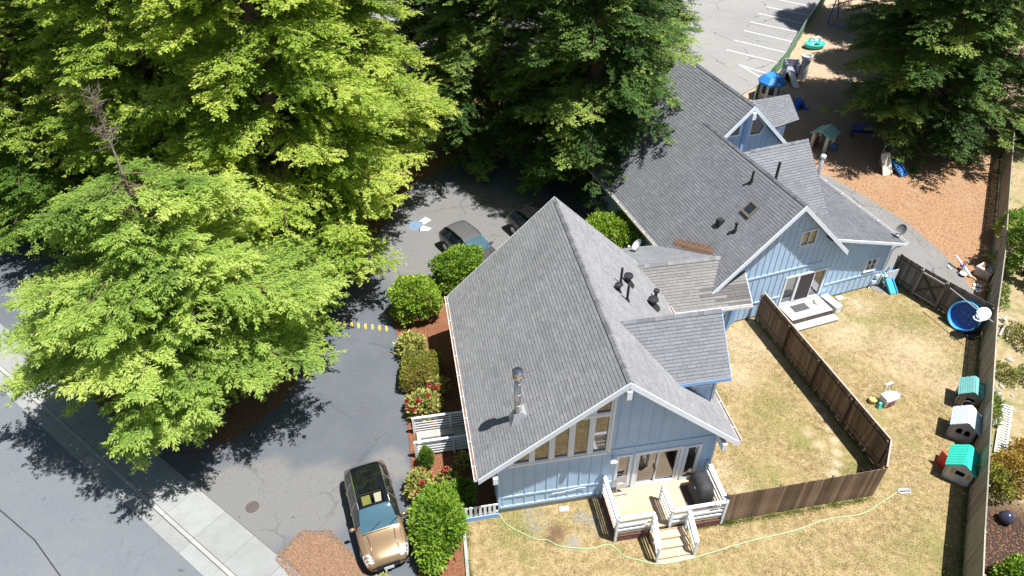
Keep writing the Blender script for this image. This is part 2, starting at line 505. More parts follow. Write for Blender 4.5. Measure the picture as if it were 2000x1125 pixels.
M['stepwood'] = wood('bleached_planks', (.40, .38, .36), (.52, .50, .48), (1.2, 25, 25), .8, .08)
M['fence'] = wood('fence_boards', (.13, .085, .054), (.235, .165, .112), (12, 12, 1.0), .9, .36)
M['fencetop'] = wood('fence_top_rail', (.33, .28, .24), (.5, .45, .4), (1, 8, 8), .9, .1)
M['fence2'] = wood('mossy_fence_boards', (.24, .205, .16), (.40, .36, .29), (12, 12, 1.0), .9, .28, moss=(.27, .29, .21))
M['fence3'] = wood('weathered_gate_boards', (.10, .085, .075), (.21, .185, .165), (12, 12, 1.0), .9, .35)
M['lattice'] = plain('brown_lattice', (.16, .07, .06), .8)
M['bark'] = wood('bark', (.07, .045, .03), (.16, .11, .075), (5, 5, .7), .95, .1, .6)
M['deadwood'] = wood('dead_wood', (.17, .13, .10), (.29, .235, .19), (5, 5, .7), .95, .1, .4)
M['yellow'] = plain('yellow_paint', (.5, .35, .06), .7, dirt=(.22, .17, .09))
M['line'] = plain('white_road_paint', (.70, .70, .69), .7, var=.1, scale=9)
M['blueline'] = plain('blue_road_paint', (.13, .2, .3), .7, var=.15, scale=9)
M['iron'] = plain('cast_iron', (.11, .09, .085), .7, .3)
M['stone'] = plain('pale_stone', (.48, .465, .43), .9, var=.3, scale=9)

# foliage
M['fol_lime'] = leafmat('bright_needles', (.10, .19, .025), (.31, .425, .065), (.55, .60, .145), .5)
M['fol_lime2'] = leafmat('bright_needles_fresh', (.12, .215, .04), (.32, .445, .095), (.55, .615, .185), .5)
M['fol_mid'] = leafmat('mid_green_needles', (.06, .13, .02), (.18, .30, .048), (.46, .54, .12), .5)
M['fol_dark'] = leafmat('dark_green_needles', (.038, .088, .022), (.105, .20, .045), (.36, .45, .115), .46)
M['fol_shrub'] = leafmat('glossy_shrub_leaves', (.05, .12, .012), (.155, .27, .025), (.31, .42, .055), .3, 1.5)
M['fol_shrub2'] = leafmat('lime_shrub_leaves', (.08, .16, .012), (.22, .34, .03), (.40, .49, .08), .3, 1.5)
M['fol_hedge'] = leafmat('olive_hedge_leaves', (.08, .095, .014), (.19, .2, .03), (.31, .29, .055), .25, 1.5)
M['fol_yellow'] = leafmat('yellow_green_leaves', (.13, .16, .035), (.34, .35, .09), (.52, .49, .18), .3, 1.5)
M['fol_red'] = leafmat('red_blossom', (.3, .03, .04), (.45, .07, .07), (.55, .2, .1), .25, 3)
M['fol_white'] = leafmat('white_petals', (.5, .5, .48), (.65, .65, .63), (.75, .75, .72), .2, 3)
M['fol_weed'] = leafmat('weed_leaves', (.07, .12, .02), (.16, .22, .04), (.28, .33, .08), .3, 1.5)
M['fol_orange'] = leafmat('autumn_leaves', (.16, .1, .02), (.34, .22, .04), (.5, .38, .08), .3, 1.5)
M['fol_dry'] = leafmat('dry_twigs', (.12, .07, .04), (.22, .14, .08), (.3, .22, .14), .1, 1.5)
# ------------------------------------------------------------------ the ground
rs = random.Random(7)
A_LOC, A_RZ = (-1.229, 15.569, 0.0), 0.175
B_LOC, B_RZ = (13.49, 27.62, 0.0), 0.343
def fr(loc, rz):
    c, s = math.cos(rz), math.sin(rz)
    return lambda u, v: (loc[0] + u * c - v * s, loc[1] + u * s + v * c)
Aw, Bw = fr(A_LOC, A_RZ), fr(B_LOC, B_RZ)
def S(s, o):                                   # along the street, and away from it towards the houses
    return (.805 * s + .593 * o, -.593 * s + .805 * o)

def sheet(name, poly, z, mat, base=-.2, label=None, parent=None):
    o = MB().prism(poly, base, z).build(name, mat, parent)
    if parent is None: o['kind'] = 'structure'
    if label: o['label'] = label
    return o

sheet('ground', [S(-700, 6.32), S(500, 6.32), S(500, 900), S(-700, 900)], -.02, M['duff'], -.4, 'brown needle litter ground under the trees')
sheet('street', [S(-700, -600), S(500, -600), S(500, 4.17), S(-700, 4.17)], -.12, M['street'], -.4, 'grey asphalt street in the corner')
gutter_o = bpy.data.objects.new('street_gutter', None); link(gutter_o); tag(gutter_o, 'pale concrete gutter along the street', None, None, 'structure')
side_o = bpy.data.objects.new('sidewalk', None); link(side_o); tag(side_o, 'concrete slab sidewalk beside the street', None, None, 'structure')
RZS = math.atan2(-.593, .805)
for k in range(-18, 20):
    s0 = -18.8 + 1.8 * k
    c = S(s0 + .9, 5.60)
    tilt = rs.uniform(-.002, .002)
    box('slab', (1.788, 1.43, .2), (c[0], c[1], -.1 + rs.uniform(-.003, .003)), M['concrete'], side_o, (tilt, tilt, RZS), .006)
    c = S(s0 + .9, 4.435)
    box('gutter_pan', (1.79, .53, .1), (c[0], c[1], -.145), M['concrete'], gutter_o, (0, 0, RZS), .004)
    c = S(s0 + .9, 4.79)
    box('kerb', (1.79, .16, .2), (c[0], c[1], -.105 if -21 < s0 < -8 else -.09), M['kerb'], gutter_o, (0, 0, RZS), .012)
# seal crack in the street
cr = MB()
pts = [(-30, 22.9), (-24, 18.7), (-20.35, 16.3), (-18.4, 15.05), (-16.6, 13.5), (-14.2, 11.4)]
for a, b in zip(pts[:-1], pts[1:]):
    cr.beam((a[0], a[1], -.119), (b[0], b[1], -.119), .05, .006)
cr.build('tar_seam', plain('tar', (.035, .035, .037), .6), bpy.data.objects['street'])

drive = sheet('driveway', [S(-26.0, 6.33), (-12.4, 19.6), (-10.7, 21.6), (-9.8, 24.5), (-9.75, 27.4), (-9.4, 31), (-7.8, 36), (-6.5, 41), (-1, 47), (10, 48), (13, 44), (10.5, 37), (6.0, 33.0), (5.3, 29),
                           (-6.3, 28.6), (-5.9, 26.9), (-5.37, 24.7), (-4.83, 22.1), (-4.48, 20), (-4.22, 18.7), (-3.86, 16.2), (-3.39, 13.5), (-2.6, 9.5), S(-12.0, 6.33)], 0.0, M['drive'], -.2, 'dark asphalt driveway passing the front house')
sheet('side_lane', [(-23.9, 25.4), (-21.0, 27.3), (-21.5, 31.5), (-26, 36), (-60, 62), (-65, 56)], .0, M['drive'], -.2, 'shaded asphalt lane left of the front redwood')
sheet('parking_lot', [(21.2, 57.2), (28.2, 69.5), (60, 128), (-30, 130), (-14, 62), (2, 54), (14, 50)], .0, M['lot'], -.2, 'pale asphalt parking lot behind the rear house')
sheet('lawn', [(-1.85, 15.8), (-1.2, 8), (14.0, 8), (23.75, 26.4), (21.05, 30.6), (19.8, 30.3), (15, 30.5), (10.5, 27.6), (8.5, 27), (5, 20), (-.6, 16.5)], .004, M['lawn'], -.2, 'patchy dry lawn around the deck and fences')
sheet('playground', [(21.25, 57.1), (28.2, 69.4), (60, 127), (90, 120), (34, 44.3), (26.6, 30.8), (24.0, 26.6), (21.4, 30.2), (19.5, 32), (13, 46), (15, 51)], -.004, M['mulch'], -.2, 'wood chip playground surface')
sheet('path', [(19.95, 29.6), (21.2, 30.4), (22.5, 28.4), (23.8, 26.5), (24.9, 29.2), (25.15, 31.2), (25.0, 33.2), (24.3, 36.2), (22.95, 39.1), (21.3, 41.9), (18.0, 44), (15, 42), (17, 34)], .012, M['path'], -.2, 'grey path curving beside the rear house')
sheet('neighbour_yard', [(24.0, 26.55), (16.1, 12.6), (13.6, 8), (60, 8), (100, 110), (34, 44.2)], .0, M['weedy'], -.2, 'weedy ground beyond the long fence')
sheet('planting_bed', [(-6.3, 29.2), (-5.95, 26.9), (-5.42, 24.7), (-4.88, 22.1), (-4.53, 20), (-4.27, 18.7), (-3.92, 16.2), (-3.45, 13.5), (-2.7, 9.5), (-1.4, 9.5), (-1.95, 15.75), (-.55, 16.0), Aw(.9, .6), Aw(.9, 10.3), Aw(8, 10.3), Aw(8, 14.5), (3.8, 35.6), (-.6, 31.6), (-2.2, 31.9)], .035, M['bed'], -.2, 'red-brown bark bed along the front house')
sheet('needle_patch', [(-8.6, 14.35), (-8.3, 15.0), (-7.75, 15.22), (-7.05, 15.1), (-6.5, 14.75), (-5.9, 14.2), (-5.4, 13.5), (-5.2, 12.6), (-6.5, 12.3), S(-14.1, 6.33), ], .012, M['needles'], -.2, 'rust-brown patch of dry needles at the driveway edge')
# speed bump with yellow bars
sb = MB()
p0, p1 = Vector((-9.6, 27.36, 0)), Vector((-6.2, 26.84, 0))
d = (p1 - p0).normalized(); nn = Vector((-d.y, d.x, 0))
prof = [(-.19, .0), (-.13, .035), (0, .05), (.13, .035), (.19, .0)]
for (a, za), (b, zb) in zip(prof[:-1], prof[1:]):
    sb.quad(p0 + nn * a + Vector((0, 0, za + .002)), p1 + nn * a + Vector((0, 0, za + .002)), p1 + nn * b + Vector((0, 0, zb + .002)), p0 + nn * b + Vector((0, 0, zb + .002)))
bump_o = sb.build('speed_bump', M['drive'], None)
tag(bump_o, 'low asphalt speed bump with yellow bars across the driveway', 'speed bump')
for k in range(9):
    st = MB(); q = p0 + d * (.2 + .37 * k)
    for (a, za), (b, zb) in zip(prof[:-1], prof[1:]):
        sh = lambda c_: d * (-.35 * c_)
        st.quad(q + nn * a + sh(a) + Vector((0, 0, za + .006)), q + d * .13 + nn * a + sh(a) + Vector((0, 0, za + .006)), q + d * .13 + nn * b + sh(b) + Vector((0, 0, zb + .006)), q + nn * b + sh(b) + Vector((0, 0, zb + .006)))
    st.build('yellow_bar', M['yellow'], bump_o)
# painted parking symbol
for nm, poly, mt in (('blue_square', [(-6.35, 36.62), (-5.5, 36.45), (-5.55, 35.5), (-6.25, 35.6)], 'blueline'), ('white_mark', [(-5.38, 37.0), (-4.97, 36.68), (-5.38, 36.2), (-5.72, 36.5)], 'line'), ('white_mark', [(-5.45, 36.08), (-4.88, 35.78), (-5.05, 35.55), (-5.68, 35.5)], 'line')):
    MB().prism(poly, .0, .006).build(nm, M[mt], drive)
for (a, b) in (((26.3, 75.72), (29.9, 73.2)), ((24.97, 73.7), (28.75, 70.7)), ((23.56, 71.23), (27.6, 68.4)), ((22.32, 68.89), (26.3, 65.9)), ((20.78, 66.42), (24.9, 63.3)), ((19.52, 64.09), (23.5, 61.05)), ((19.86, 60.68), (22.0, 58.5)), ((19.9, 60.6), (21.2, 57.5)), ((27.8, 78.2), (31.2, 75.7))):
    MB().beam((a[0], a[1], .004), (b[0], b[1], .004), .11, .008).build('stall_line', M['line'], bpy.data.objects['parking_lot'])
# manhole
mh = MB().lathe([(.0001, .0), (.0001, .0), (.27, .0), (.27, .012), (.0001, .012)], 24, cap=False).build('manhole_cover', M['iron'], None, loc=(-10.36, 16.43, .002))
tag(mh, 'round rusty manhole cover in the driveway', 'manhole cover')
ring = MB()
for k in range(-3, 4):
    w = math.sqrt(max(0, .22 ** 2 - (k * .065) ** 2))
    ring.box(-w, w, k * .065 - .012, k * .065 + .012, .011, .018)
ring.build('tread', M['iron'], mh)

# ------------------------------------------------------------------ roof and wall helpers
def V3(*a): return Vector(a)
def shingles(e0, e1, r0, r1, mat, parent, seed=1, expo=.145, tab=.32, thick=.02, dark=None, name='shingles'):
    """courses of single tabs on the slope with eave e0-e1 and ridge r0-r1"""
    rr = random.Random(seed)
    e0, e1, r0, r1 = (Vector(q) for q in (e0, e1, r0, r1))
    n = (e1 - e0).cross(r0 - e0).normalized()
    if n.z < 0: n = -n
    sl_ = max((r0 - e0).length, (r1 - e1).length); nc = max(2, int(round(sl_ / expo)))
    V, F, T = [], [], []
    P = lambda s, t: (e0.lerp(e1, t)).lerp(r0.lerp(r1, t), s)
    for i in range(nc):
        s0, s1 = i / nc, min(1.0, (i + 1.12) / nc)
        L = (P(s0, 1) - P(s0, 0)).length
        x = -rr.uniform(0, tab)
        rowt = rr.uniform(-.06, .06)
        while x < L - .01:
            w = tab * rr.choice((1, 1, 1, .66, 1.33)); a, b = max(0, x) + .003, min(L, x + w) - .003
            x += w
            if b - a < .02: continue
            ta, tb = a / L, b / L
            th = thick * rr.uniform(.8, 1.25)
            sk = rr.uniform(-.003, .003) / sl_
            q = [P(s0 + sk, ta) + n * th, P(s0 + sk, tb) + n * th, P(s1, tb) + n * .004, P(s1, ta) + n * .004]
            u = [P(s0 + sk, ta) - n * .004, P(s0 + sk, tb) - n * .004]
            ms = s0 + (s1 - s0) * .76
            md = [P(ms, tb) + n * (.004 + (th - .004) * .24), P(ms, ta) + n * (.004 + (th - .004) * .24)]
            k = len(V); V += q + u + md
            F += [(k, k + 1, k + 6, k + 7), (k + 4, k + 5, k + 1, k), (k + 7, k + 6, k + 2, k + 3), (k + 4, k, k + 3, k + 3), (k + 1, k + 5, k + 2, k + 2)]
            tv = min(1, max(.3, rr.gauss(.62, .16) + rowt))
            if dark:
                cpt = (q[0] + q[2]) / 2
                tv = dark(cpt, tv)
            T += [tv, .16, .13, tv, tv]  # butt and top strip tinted dark: shadow line painted between the courses
    F2 = [f for f in F if f[2] != f[3]]; T2 = [t for f, t in zip(F, T) if f[2] != f[3]]
    F3 = [f[:3] for f in F if f[2] == f[3]]; T3 = [t for f, t in zip(F, T) if f[2] == f[3]]
    me = bpy.data.meshes.new(name); me.from_pydata([tuple(v) for v in V], [], F2 + F3)
    me.materials.append(mat)
    at = me.attributes.new('tint', 'FLOAT', 'FACE'); at.data.foreach_set('value', T2 + T3)
    o = bpy.data.objects.new(name, me); link(o, parent); o['kind'] = 'stuff'
    return o

def slope(e0, e1, r0, r1, house, mat, seed, thick=.16, name='roof_slope', dark=None):
    """structural slab of one slope, with its shingles as sub-part"""
    e0, e1, r0, r1 = (Vector(q) for q in (e0, e1, r0, r1))
    n = (e1 - e0).cross(r0 - e0).normalized()
    if n.z < 0: n = -n
    dn = -n * thick
    up = Vector((0, 0, -.004))
    o = MB().hexa([e0 + dn, e1 + dn, r1 + dn, r0 + dn, e0 + up, e1 + up, r1 + up, r0 + up]).build(name, M['roofdeck'], house)
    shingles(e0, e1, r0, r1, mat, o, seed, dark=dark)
    return o

_capmesh = {}
def ridge_caps(p0, p1, sa, sb_, mat, house, pitch=.21, seed=3):
    """single folded cap shingles along a ridge; sa, sb_ are the fall per metre on either side"""
    rr = random.Random(seed)
    p0, p1 = Vector(p0), Vector(p1); L = (p1 - p0).length; n = max(1, int(L / pitch)); d = (p1 - p0) / L
    key = (round(sa, 2), round(sb_, 2), mat.name)
    if key not in _capmesh:
        _capmesh[key] = []
        for q in range(4):
            b = MB(); b.tint = .25 + .17 * q
            w = .15
            for s_, f in ((1, sa), (-1, sb_)):
                c = 1 / math.sqrt(1 + f * f)
                lo = (s_ * w * c, -w * c * f)
                b.hexa([(0, 0, .012), (0, .29, .004), (lo[0], .29, lo[1] + .008), (lo[0], 0, lo[1] + .016), (0, 0, .045), (0, .29, .02), (lo[0], .29, lo[1] + .028), (lo[0], 0, lo[1] + .042)])
            o = b.build('ridge_cap', mat, house, tint=True)
            me = o.data; bpy.data.objects.remove(o); _capmesh[key].append(me)
    rz = math.atan2(d.y, d.x) - math.pi / 2
    for i in range(n):
        o = bpy.data.objects.new('ridge_cap', rr.choice(_capmesh[key])); link(o, house)
        o.location = p0 + d * (i * pitch + .0) + Vector((0, 0, .012)); o.rotation_euler = (0, 0, rz + rr.uniform(-.015, .015))

def rake(p0, p1, house, mat, out, h=.24, t=.05, drop=.0, name='fascia'):
    """board under the edge of a slope from p0 to p1, pushed out by vector out"""
    p0, p1, out = Vector(p0), Vector(p1), Vector(out)
    z = Vector((0, 0, 1)); hv = z * (-h - drop); tp = z * (-.005 - drop)
    o = MB().hexa([p0 + hv, p1 + hv, p1 + hv + out * t, p0 + hv + out * t, p0 + tp, p1 + tp, p1 + tp + out * t, p0 + tp + out * t]).build(name, mat, house)
    return o

def gutter(p0, p1, out, house, joints=6):
    p0, p1, out = Vector(p0), Vector(p1), Vector(out); z = Vector((0, 0, 1)); d = (p1 - p0).normalized()
    b = MB()
    def plate(o0, o1, z0, z1):
        b.hexa([p0 + out * o0 + z * z0, p1 + out * o0 + z * z0, p1 + out * o1 + z * z0, p0 + out * o1 + z * z0, p0 + out * o0 + z * z1, p1 + out * o0 + z * z1, p1 + out * o1 + z * z1, p0 + out * o1 + z * z1])
    b.cur = 0
    plate(.0, .012, -.14, -.02); plate(.10, .125, -.14, -.01); plate(.013, .099, -.14, -.125)
    for q in (p0, p1):
        b.hexa([q + out * .014 + z * -.124 - d * .004, q + out * .098 + z * -.124 - d * .004, q + out * .098 + z * -.124 + d * .004, q + out * .014 + z * -.124 + d * .004, q + out * .014 + z * -.03 - d * .004, q + out * .098 + z * -.03 - d * .004, q + out * .098 + z * -.03 + d * .004, q + out * .014 + z * -.03 + d * .004])
    b.cur = 1
    plate(.015, .097, -.122, -.055)
    o = b.build('gutter', [M['gutter'], M['gutterin']], house)
    L = (p1 - p0).length
    for k in range(joints):
        q = p0 + d * (L * (k + .5) / joints)
        MB().beam(q + out * .0 + z * -.0, q + out * .13 + z * -.003, .035, .008).build('gutter_strap', M['gutter'], o)
    return o

def battens(u0, u1, zb, top, holes, fn, house, mat, step=.43, w=.045, t=.022, start=.2):
    """vertical cover strips, broken around the openings; fn maps (along, up, depth)"""
    k = u0 + start
    while k < u1 - .05:
        segs = [(zb, top(k))]
        for h in holes:
            us = [p[0] for p in h]
            if min(us) - .1 < k < max(us) + .1:
                lo, hi = min(p[1] for p in h) - .09, max(p[1] for p in h) + .09
                ns = []
                for a, b in segs:
                    if b <= lo or a >= hi: ns.append((a, b))
                    else:
                        if lo - a > .06: ns.append((a, lo))
                        if b - hi > .06: ns.append((hi, b))
                segs = ns
        for a, b in segs:
            if b - a < .05: continue
            m_ = MB(); c = [fn(k - w / 2, a, 0), fn(k + w / 2, a, 0), fn(k + w / 2, a, -t), fn(k - w / 2, a, -t), fn(k - w / 2, b, 0), fn(k + w / 2, b, 0), fn(k + w / 2, b, -t), fn(k - w / 2, b, -t)]
            m_.hexa(c); m_.build('batten', mat, house)
        k += step

def board(house, fn, a0, z0, a1, z1, w, t, mat, name='trim_board', d0=0.0):
    """flat board on a wall from (a0, z0) to (a1, z1) of width w standing t proud"""
    p = Vector((a0, z0)); q = Vector((a1, z1)); d = (q - p).normalized(); n = Vector((-d.y, d.x)) * (w / 2)
    c = [p - n, q - n, q + n, p + n]
    m_ = MB(); m_.hexa([fn(x.x, x.y, d0) for x in c] + [fn(x.x, x.y, d0 - t) for x in c])
    return m_.build(name, mat, house)

def window(house, fn, poly, pane, frame=.07, mat=None, proud=.035, name='window', bars=(), sill=False):
    """frame ring around a polygon opening, with the pane as sub-part"""
    mat = mat or M['white']
    c = Vector((sum(p[0] for p in poly) / len(poly), sum(p[1] for p in poly) / len(poly)))
    n = len(poly); P = [Vector(p) for p in poly]
    area = sum(P[i].x * P[(i + 1) % n].y - P[(i + 1) % n].x * P[i].y for i in range(n))
    if area < 0: P.reverse()
    def offs(dist):
        out = []
        for i in range(n):
            a, b, e = P[i - 1], P[i], P[(i + 1) % n]
            d1 = (b - a).normalized(); d2 = (e - b).normalized()
            n1 = Vector((d1.y, -d1.x)); n2 = Vector((d2.y, -d2.x)); bi = (n1 + n2)
            bi = bi / max(.35, bi.dot(n1)) if bi.length > 1e-6 else n1
            out.append(b + bi * dist)
        return out
    Q = offs(frame); I = offs(-.012)
    m_ = MB()
    for i in range(n):
        j = (i + 1) % n
        m_.hexa([fn(I[i].x, I[i].y, .06), fn(I[j].x, I[j].y, .06), fn(Q[j].x, Q[j].y, .0), fn(Q[i].x, Q[i].y, .0), fn(I[i].x, I[i].y, -proud), fn(I[j].x, I[j].y, -proud), fn(Q[j].x, Q[j].y, -proud), fn(Q[i].x, Q[i].y, -proud)])
    o = m_.build(name, mat, house)
    g = MB(); J = offs(-.006)
    k = len(g.v)
    g.v += [tuple(fn(p.x, p.y, .035)) for p in J]
    g.f.append(tuple(range(n))); g.m.append(0); g.t.append(.5)
    g.build('pane', pane, o, fix=False)
    for (a, b, w) in bars:
        bb = MB(); a = Vector(a); b = Vector(b); d = (b - a).normalized(); nn_ = Vector((-d.y, d.x)) * (w / 2)
        cc = [a - nn_, b - nn_, b + nn_, a + nn_]
        bb.hexa([fn(x.x, x.y, .03) for x in cc] + [fn(x.x, x.y, -proud + .008) for x in cc]); bb.build('glazing_bar', mat, o)
    if sill:
        xs = [p.x for p in P]; zz = min(p.y for p in P)
        sb2 = MB(); cc = [(min(xs) - .1, zz - .12), (max(xs) + .1, zz - .12), (max(xs) + .1, zz - .075), (min(xs) - .1, zz - .075)]
        sb2.hexa([fn(x, y, .0) for x, y in cc] + [fn(x, y, -.07) for x, y in cc]); sb2.build('sill', mat, o)
    return o

def pipe_vent(house, loc, r, h, cap=None, mat=None, flash=True):
    b = MB()
    b.lathe([(r, -.25), (r, h)], 12)
    o = b.build('vent_pipe', mat or M['black'], house, smooth=False, loc=loc)
    if cap:
        MB().lathe([(cap * .95, h - .1), (cap, h - .02), (cap * .9, h + .012), (cap * .15, h + .03)], 16).build('vent_cap', mat or M['black'], o)
    if flash:
        MB().lathe([(r * 2.6, -.12), (r * 1.3, .12), (r * 1.02, .16)], 12, cap=False).build('flashing', M['black'], o)
    return o

# ------------------------------------------------------------------ front house
H1 = thing('front_house', 'large blue board-and-batten house with steep grey gable roof and slanted row of windows', 'house', A_LOC, A_RZ)
ZE, ZR, UR, UE = 3.05, 7.806, 5.07, 10.03
SL = (ZR - ZE) / UR; SR = (ZR - ZE) / (UE - UR)
zL = lambda u: ZE + SL * u
zRt = lambda u: ZR - SR * (u - UR)
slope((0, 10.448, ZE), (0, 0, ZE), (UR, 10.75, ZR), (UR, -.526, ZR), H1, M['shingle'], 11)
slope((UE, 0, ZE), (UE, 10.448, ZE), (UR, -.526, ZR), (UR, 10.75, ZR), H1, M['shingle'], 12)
ridge_caps((UR, -.53, ZR), (UR, 10.55, ZR), SR, SL, M['shingle'], H1)
rake((0, .0, ZE), (UR, -.526, ZR), H1, M['fascia'], (0, -1, 0), .27)
rake((UE, .0, ZE), (UR, -.526, ZR), H1, M['fascia'], (0, -1, 0), .27)
rake((0, 10.448, ZE), (UR, 10.75, ZR), H1, M['fascia'], (0, 1, 0), .27)
rake((UE, 10.448, ZE), (UR, 10.75, ZR), H1, M['fascia'], (0, 1, 0), .27)
rake((0, .06, ZE), (0, 10.4, ZE), H1, M['fascia'], (-1, 0, 0), .2, .03)
rake((UE, .06, ZE), (UE, 10.4, ZE), H1, M['fascia'], (1, 0, 0), .2, .03)
gutter((-.03, .0, ZE), (-.03, 10.45, ZE), (-1, 0, 0), H1, 9)
gutter((UE + .03, .0, ZE), (UE + .03, 7.9, ZE), (1, 0, 0), H1, 6)
fF = lambda a, z, d: (a, .42 + d, z)                        # front wall
U0, U1 = .77, 9.38
under = lambda u: min(zL(u), zRt(u)) - .3
wt = lambda u: zL(u) - .47
w1 = [(1.36, 3.08), (1.96, 3.08), (1.96, wt(1.96)), (1.36, wt(1.36))]
w2 = [(2.16, 3.08), (2.70, 3.08), (2.70, wt(2.7)), (2.16, wt(2.16))]
w3 = [(2.90, 3.08), (3.43, 3.08), (3.43, wt(3.43)), (2.90, wt(2.9))]
w4 = [(3.64, 3.1), (4.17, 3.1), (4.17, 5.1), (3.64, 5.1)]
w5 = [(4.37, 3.1), (4.90, 3.1), (4.90, 5.1), (4.37, 5.1)]
w6 = [(4.37, 5.3), (4.90, 5.3), (4.90, wt(4.9)), (4.37, wt(4.37))]
w7 = [(3.64, 5.3), (4.17, 5.3), (4.17, wt(4.17)), (3.64, wt(3.64))]
wins = [w1, w2, w3, w4, w5, w6, w7]
sideL = [(5.48, .78), (5.92, .78), (5.92, 2.54), (5.48, 2.54)]
doorH = [(6.24, .58), (7.98, .58), (7.98, 2.56), (6.24, 2.56)]
sideR = [(8.27, .60), (8.72, .60), (8.72, 2.54), (8.27, 2.54)]
outer = [(U0, .34), (U1, .34), (U1, under(U1)), (UR, under(UR)), (U0, under(U0))]
holes1 = wins + [sideL, doorH, sideR]
MB().wall(outer, holes1, fF, .14).build('front_wall', M['blue'], H1)
topf = lambda u: under(u) - .02
battens(U0, U1, .36, topf, holes1 + [[(1.3, 3.0), (4.98, 3.0), (4.98, 3.1)], [(5.35, .5), (8.85, .5), (8.85, 2.7)]] , fF, H1, M['blue'])
board(H1, fF, U0, 1.06, 5.3, 1.06, .09, .03, M['blue'], 'belt_board')
board(H1, fF, U0, .42, 4.9, .42, .13, .035, M['blue'], 'base_board')
board(H1, fF, 5.02, 3.04, 9.3, 3.04, .09, .03, M['blue'], 'belt_board')
board(H1, fF, U0 + .05, .36, U0 + .05, 2.9, .1, .04, M['blue'], 'corner_board')
board(H1, fF, U1 - .05, .36, U1 - .05, under(U1), .1, .04, M['blue'], 'corner_board')
board(H1, fF, 1.2, 2.97, 5.03, 2.97, .12, .05, M['white'], 'window_sill_board')
board(H1, fF, 5.02, 2.92, 5.02, 6.25, .11, .05, M['white'], 'window_side_board')
board(H1, fF, 1.2, zL(1.2) - .36, 5.0, zL(5.0) - .36, .1, .045, M['white'], 'window_head_board')
board(H1, fF, 3.56, 5.2, 4.96, 5.2, .1, .042, M['white'], 'window_cross_board')
board(H1, fF, 1.27, 2.95, 1.27, zL(1.27) - .4, .09, .046, M['white'], 'window_side_board')
for uu in (2.06, 2.8, 3.535, 4.27):
    board(H1, fF, uu, 3.03, uu, zL(uu) - .4, .12, .036, M['fascia'], 'mullion_board')
for k, w in enumerate(wins):
    window(H1, fF, w, M['winglass'], .055, proud=.03)
# deep room behind the doors
room = MB()
room.cur = 0; room.box(5.0, 9.2, .6, 3.6, .40, .46)
room.cur = 1; room.box(5.0, 9.2, 3.6, 3.65, .4, 2.8); room.box(4.95, 5.0, .6, 3.6, .4, 2.8); room.box(9.2, 9.25, .6, 3.6, .4, 2.8); room.box(5.0, 9.2, .6, 3.6, 2.8, 2.85)
room.build('living_room', [M['floorwood'], M['roomwall']], H1)
MB().box(6.5, 7.3, 1.0, 1.5, .48, .95).build('sofa', plain('dark_sofa', (.03, .035, .05), .8), H1)
window(H1, fF, sideL, M['doorglass'], .1, name='sidelight')
sd_o = window(H1, fF, doorH, M['doorglass'], .12, name='sliding_door', bars=[((7.08, .58), (7.08, 2.56), .07), ((6.3, .58), (6.3, 2.56), .06), ((7.9, .58), (7.9, 2.56), .06), ((6.24, .63), (7.98, .63), .07), ((6.24, 2.52), (7.98, 2.52), .06)])
box('door_handle', (.03, .04, .25), (7.02, .37, 1.5), M['black'], sd_o)
window(H1, fF, sideR, M['darkglass'], .1, name='sidelight')
# other walls, foundation
fLw = lambda a, z, d: (.77 + d, a, z)
fRw = lambda a, z, d: (9.38 - d, a, z)
fBk = lambda a, z, d: (a, 10.0 - d, z)
MB().wall([(.43, .34), (10.0, .34), (10.0, 3.35), (.43, 3.35)], [], fLw, .14).build('left_wall', M['blue'], H1)
battens(.43, 10, .36, lambda q: 3.3, [], fLw, H1, M['blue'])
MB().wall([(.43, .34), (10.0, .34), (10.0, 3.35), (.43, 3.35)], [], fRw, .14).build('right_wall', M['blue'], H1)
battens(.43, 8.0, .36, lambda q: 3.3, [], fRw, H1, M['blue'])
MB().wall([(.77, .34), (9.38, .34), (9.38, under(9.38)), (UR, under(UR)), (.77, under(.77))], [], fBk, .14).build('back_wall', M['blue'], H1)
MB().box(.80, 9.35, .45, 9.97, -.2, .34).build('foundation', M['foundation'], H1)
# ridge beam end, eave brackets, wall lamps
b = MB(); b.box(UR - .09, UR + .09, -.62, .4, 7.02, 7.42); b.build('ridge_beam', M['white'], H1, bevel=.01)
for u, z in ((.62, 2.98), (9.42, 2.98)):
    b = MB(); b.box(u - .09, u + .09, -.16, .41, z - .2, z + .16); b.build('eave_bracket', M['white'], H1, bevel=.01)
lamp = MB().tube((5.2, .41, 2.66), (5.2, .3, 2.66), .05).tube((5.2, .3, 2.7), (5.12, .18, 2.56), .055, .075).tube((5.2, .3, 2.7), (5.28, .18, 2.56), .055, .075)
lamp.build('flood_lamp', M['white'], H1)
MB().path([(4.25, .38, .55), (4.25, .36, 1.0), (4.0, .36, 1.02), (3.2, .37, .9), (2.9, .37, .9)], .011).build('wall_pipe', M['fascia'], H1)
# flue
zc = zL(1.69)
fl = MB().lathe([(.125, -.5), (.125, 2.12)], 20).build('flue_pipe', M['steel'], H1, loc=(1.69, 1.34, zc), smooth=True)
for zz in (.62, 1.2, 1.75): MB().lathe([(.132, zz), (.132, zz + .05)], 20).build('flue_band', M['galv'], fl)
MB().lathe([(.15, 2.0), (.205, 2.1), (.205, 2.22), (.19, 2.225), (.19, 2.26), (.205, 2.265), (.205, 2.38), (.16, 2.42), (.03, 2.44)], 24).build('flue_cap', M['steel'], fl, smooth=False)
fz = MB(); fz.hexa([(-.3, -.3, -.27), (.3, -.3, .3), (.3, .3, .3), (-.3, .3, -.27), (-.15, -.15, .2), (.15, -.15, .36), (.15, .15, .36), (-.15, .15, .2)])
fz.build('flue_flashing', M['galv'], fl)
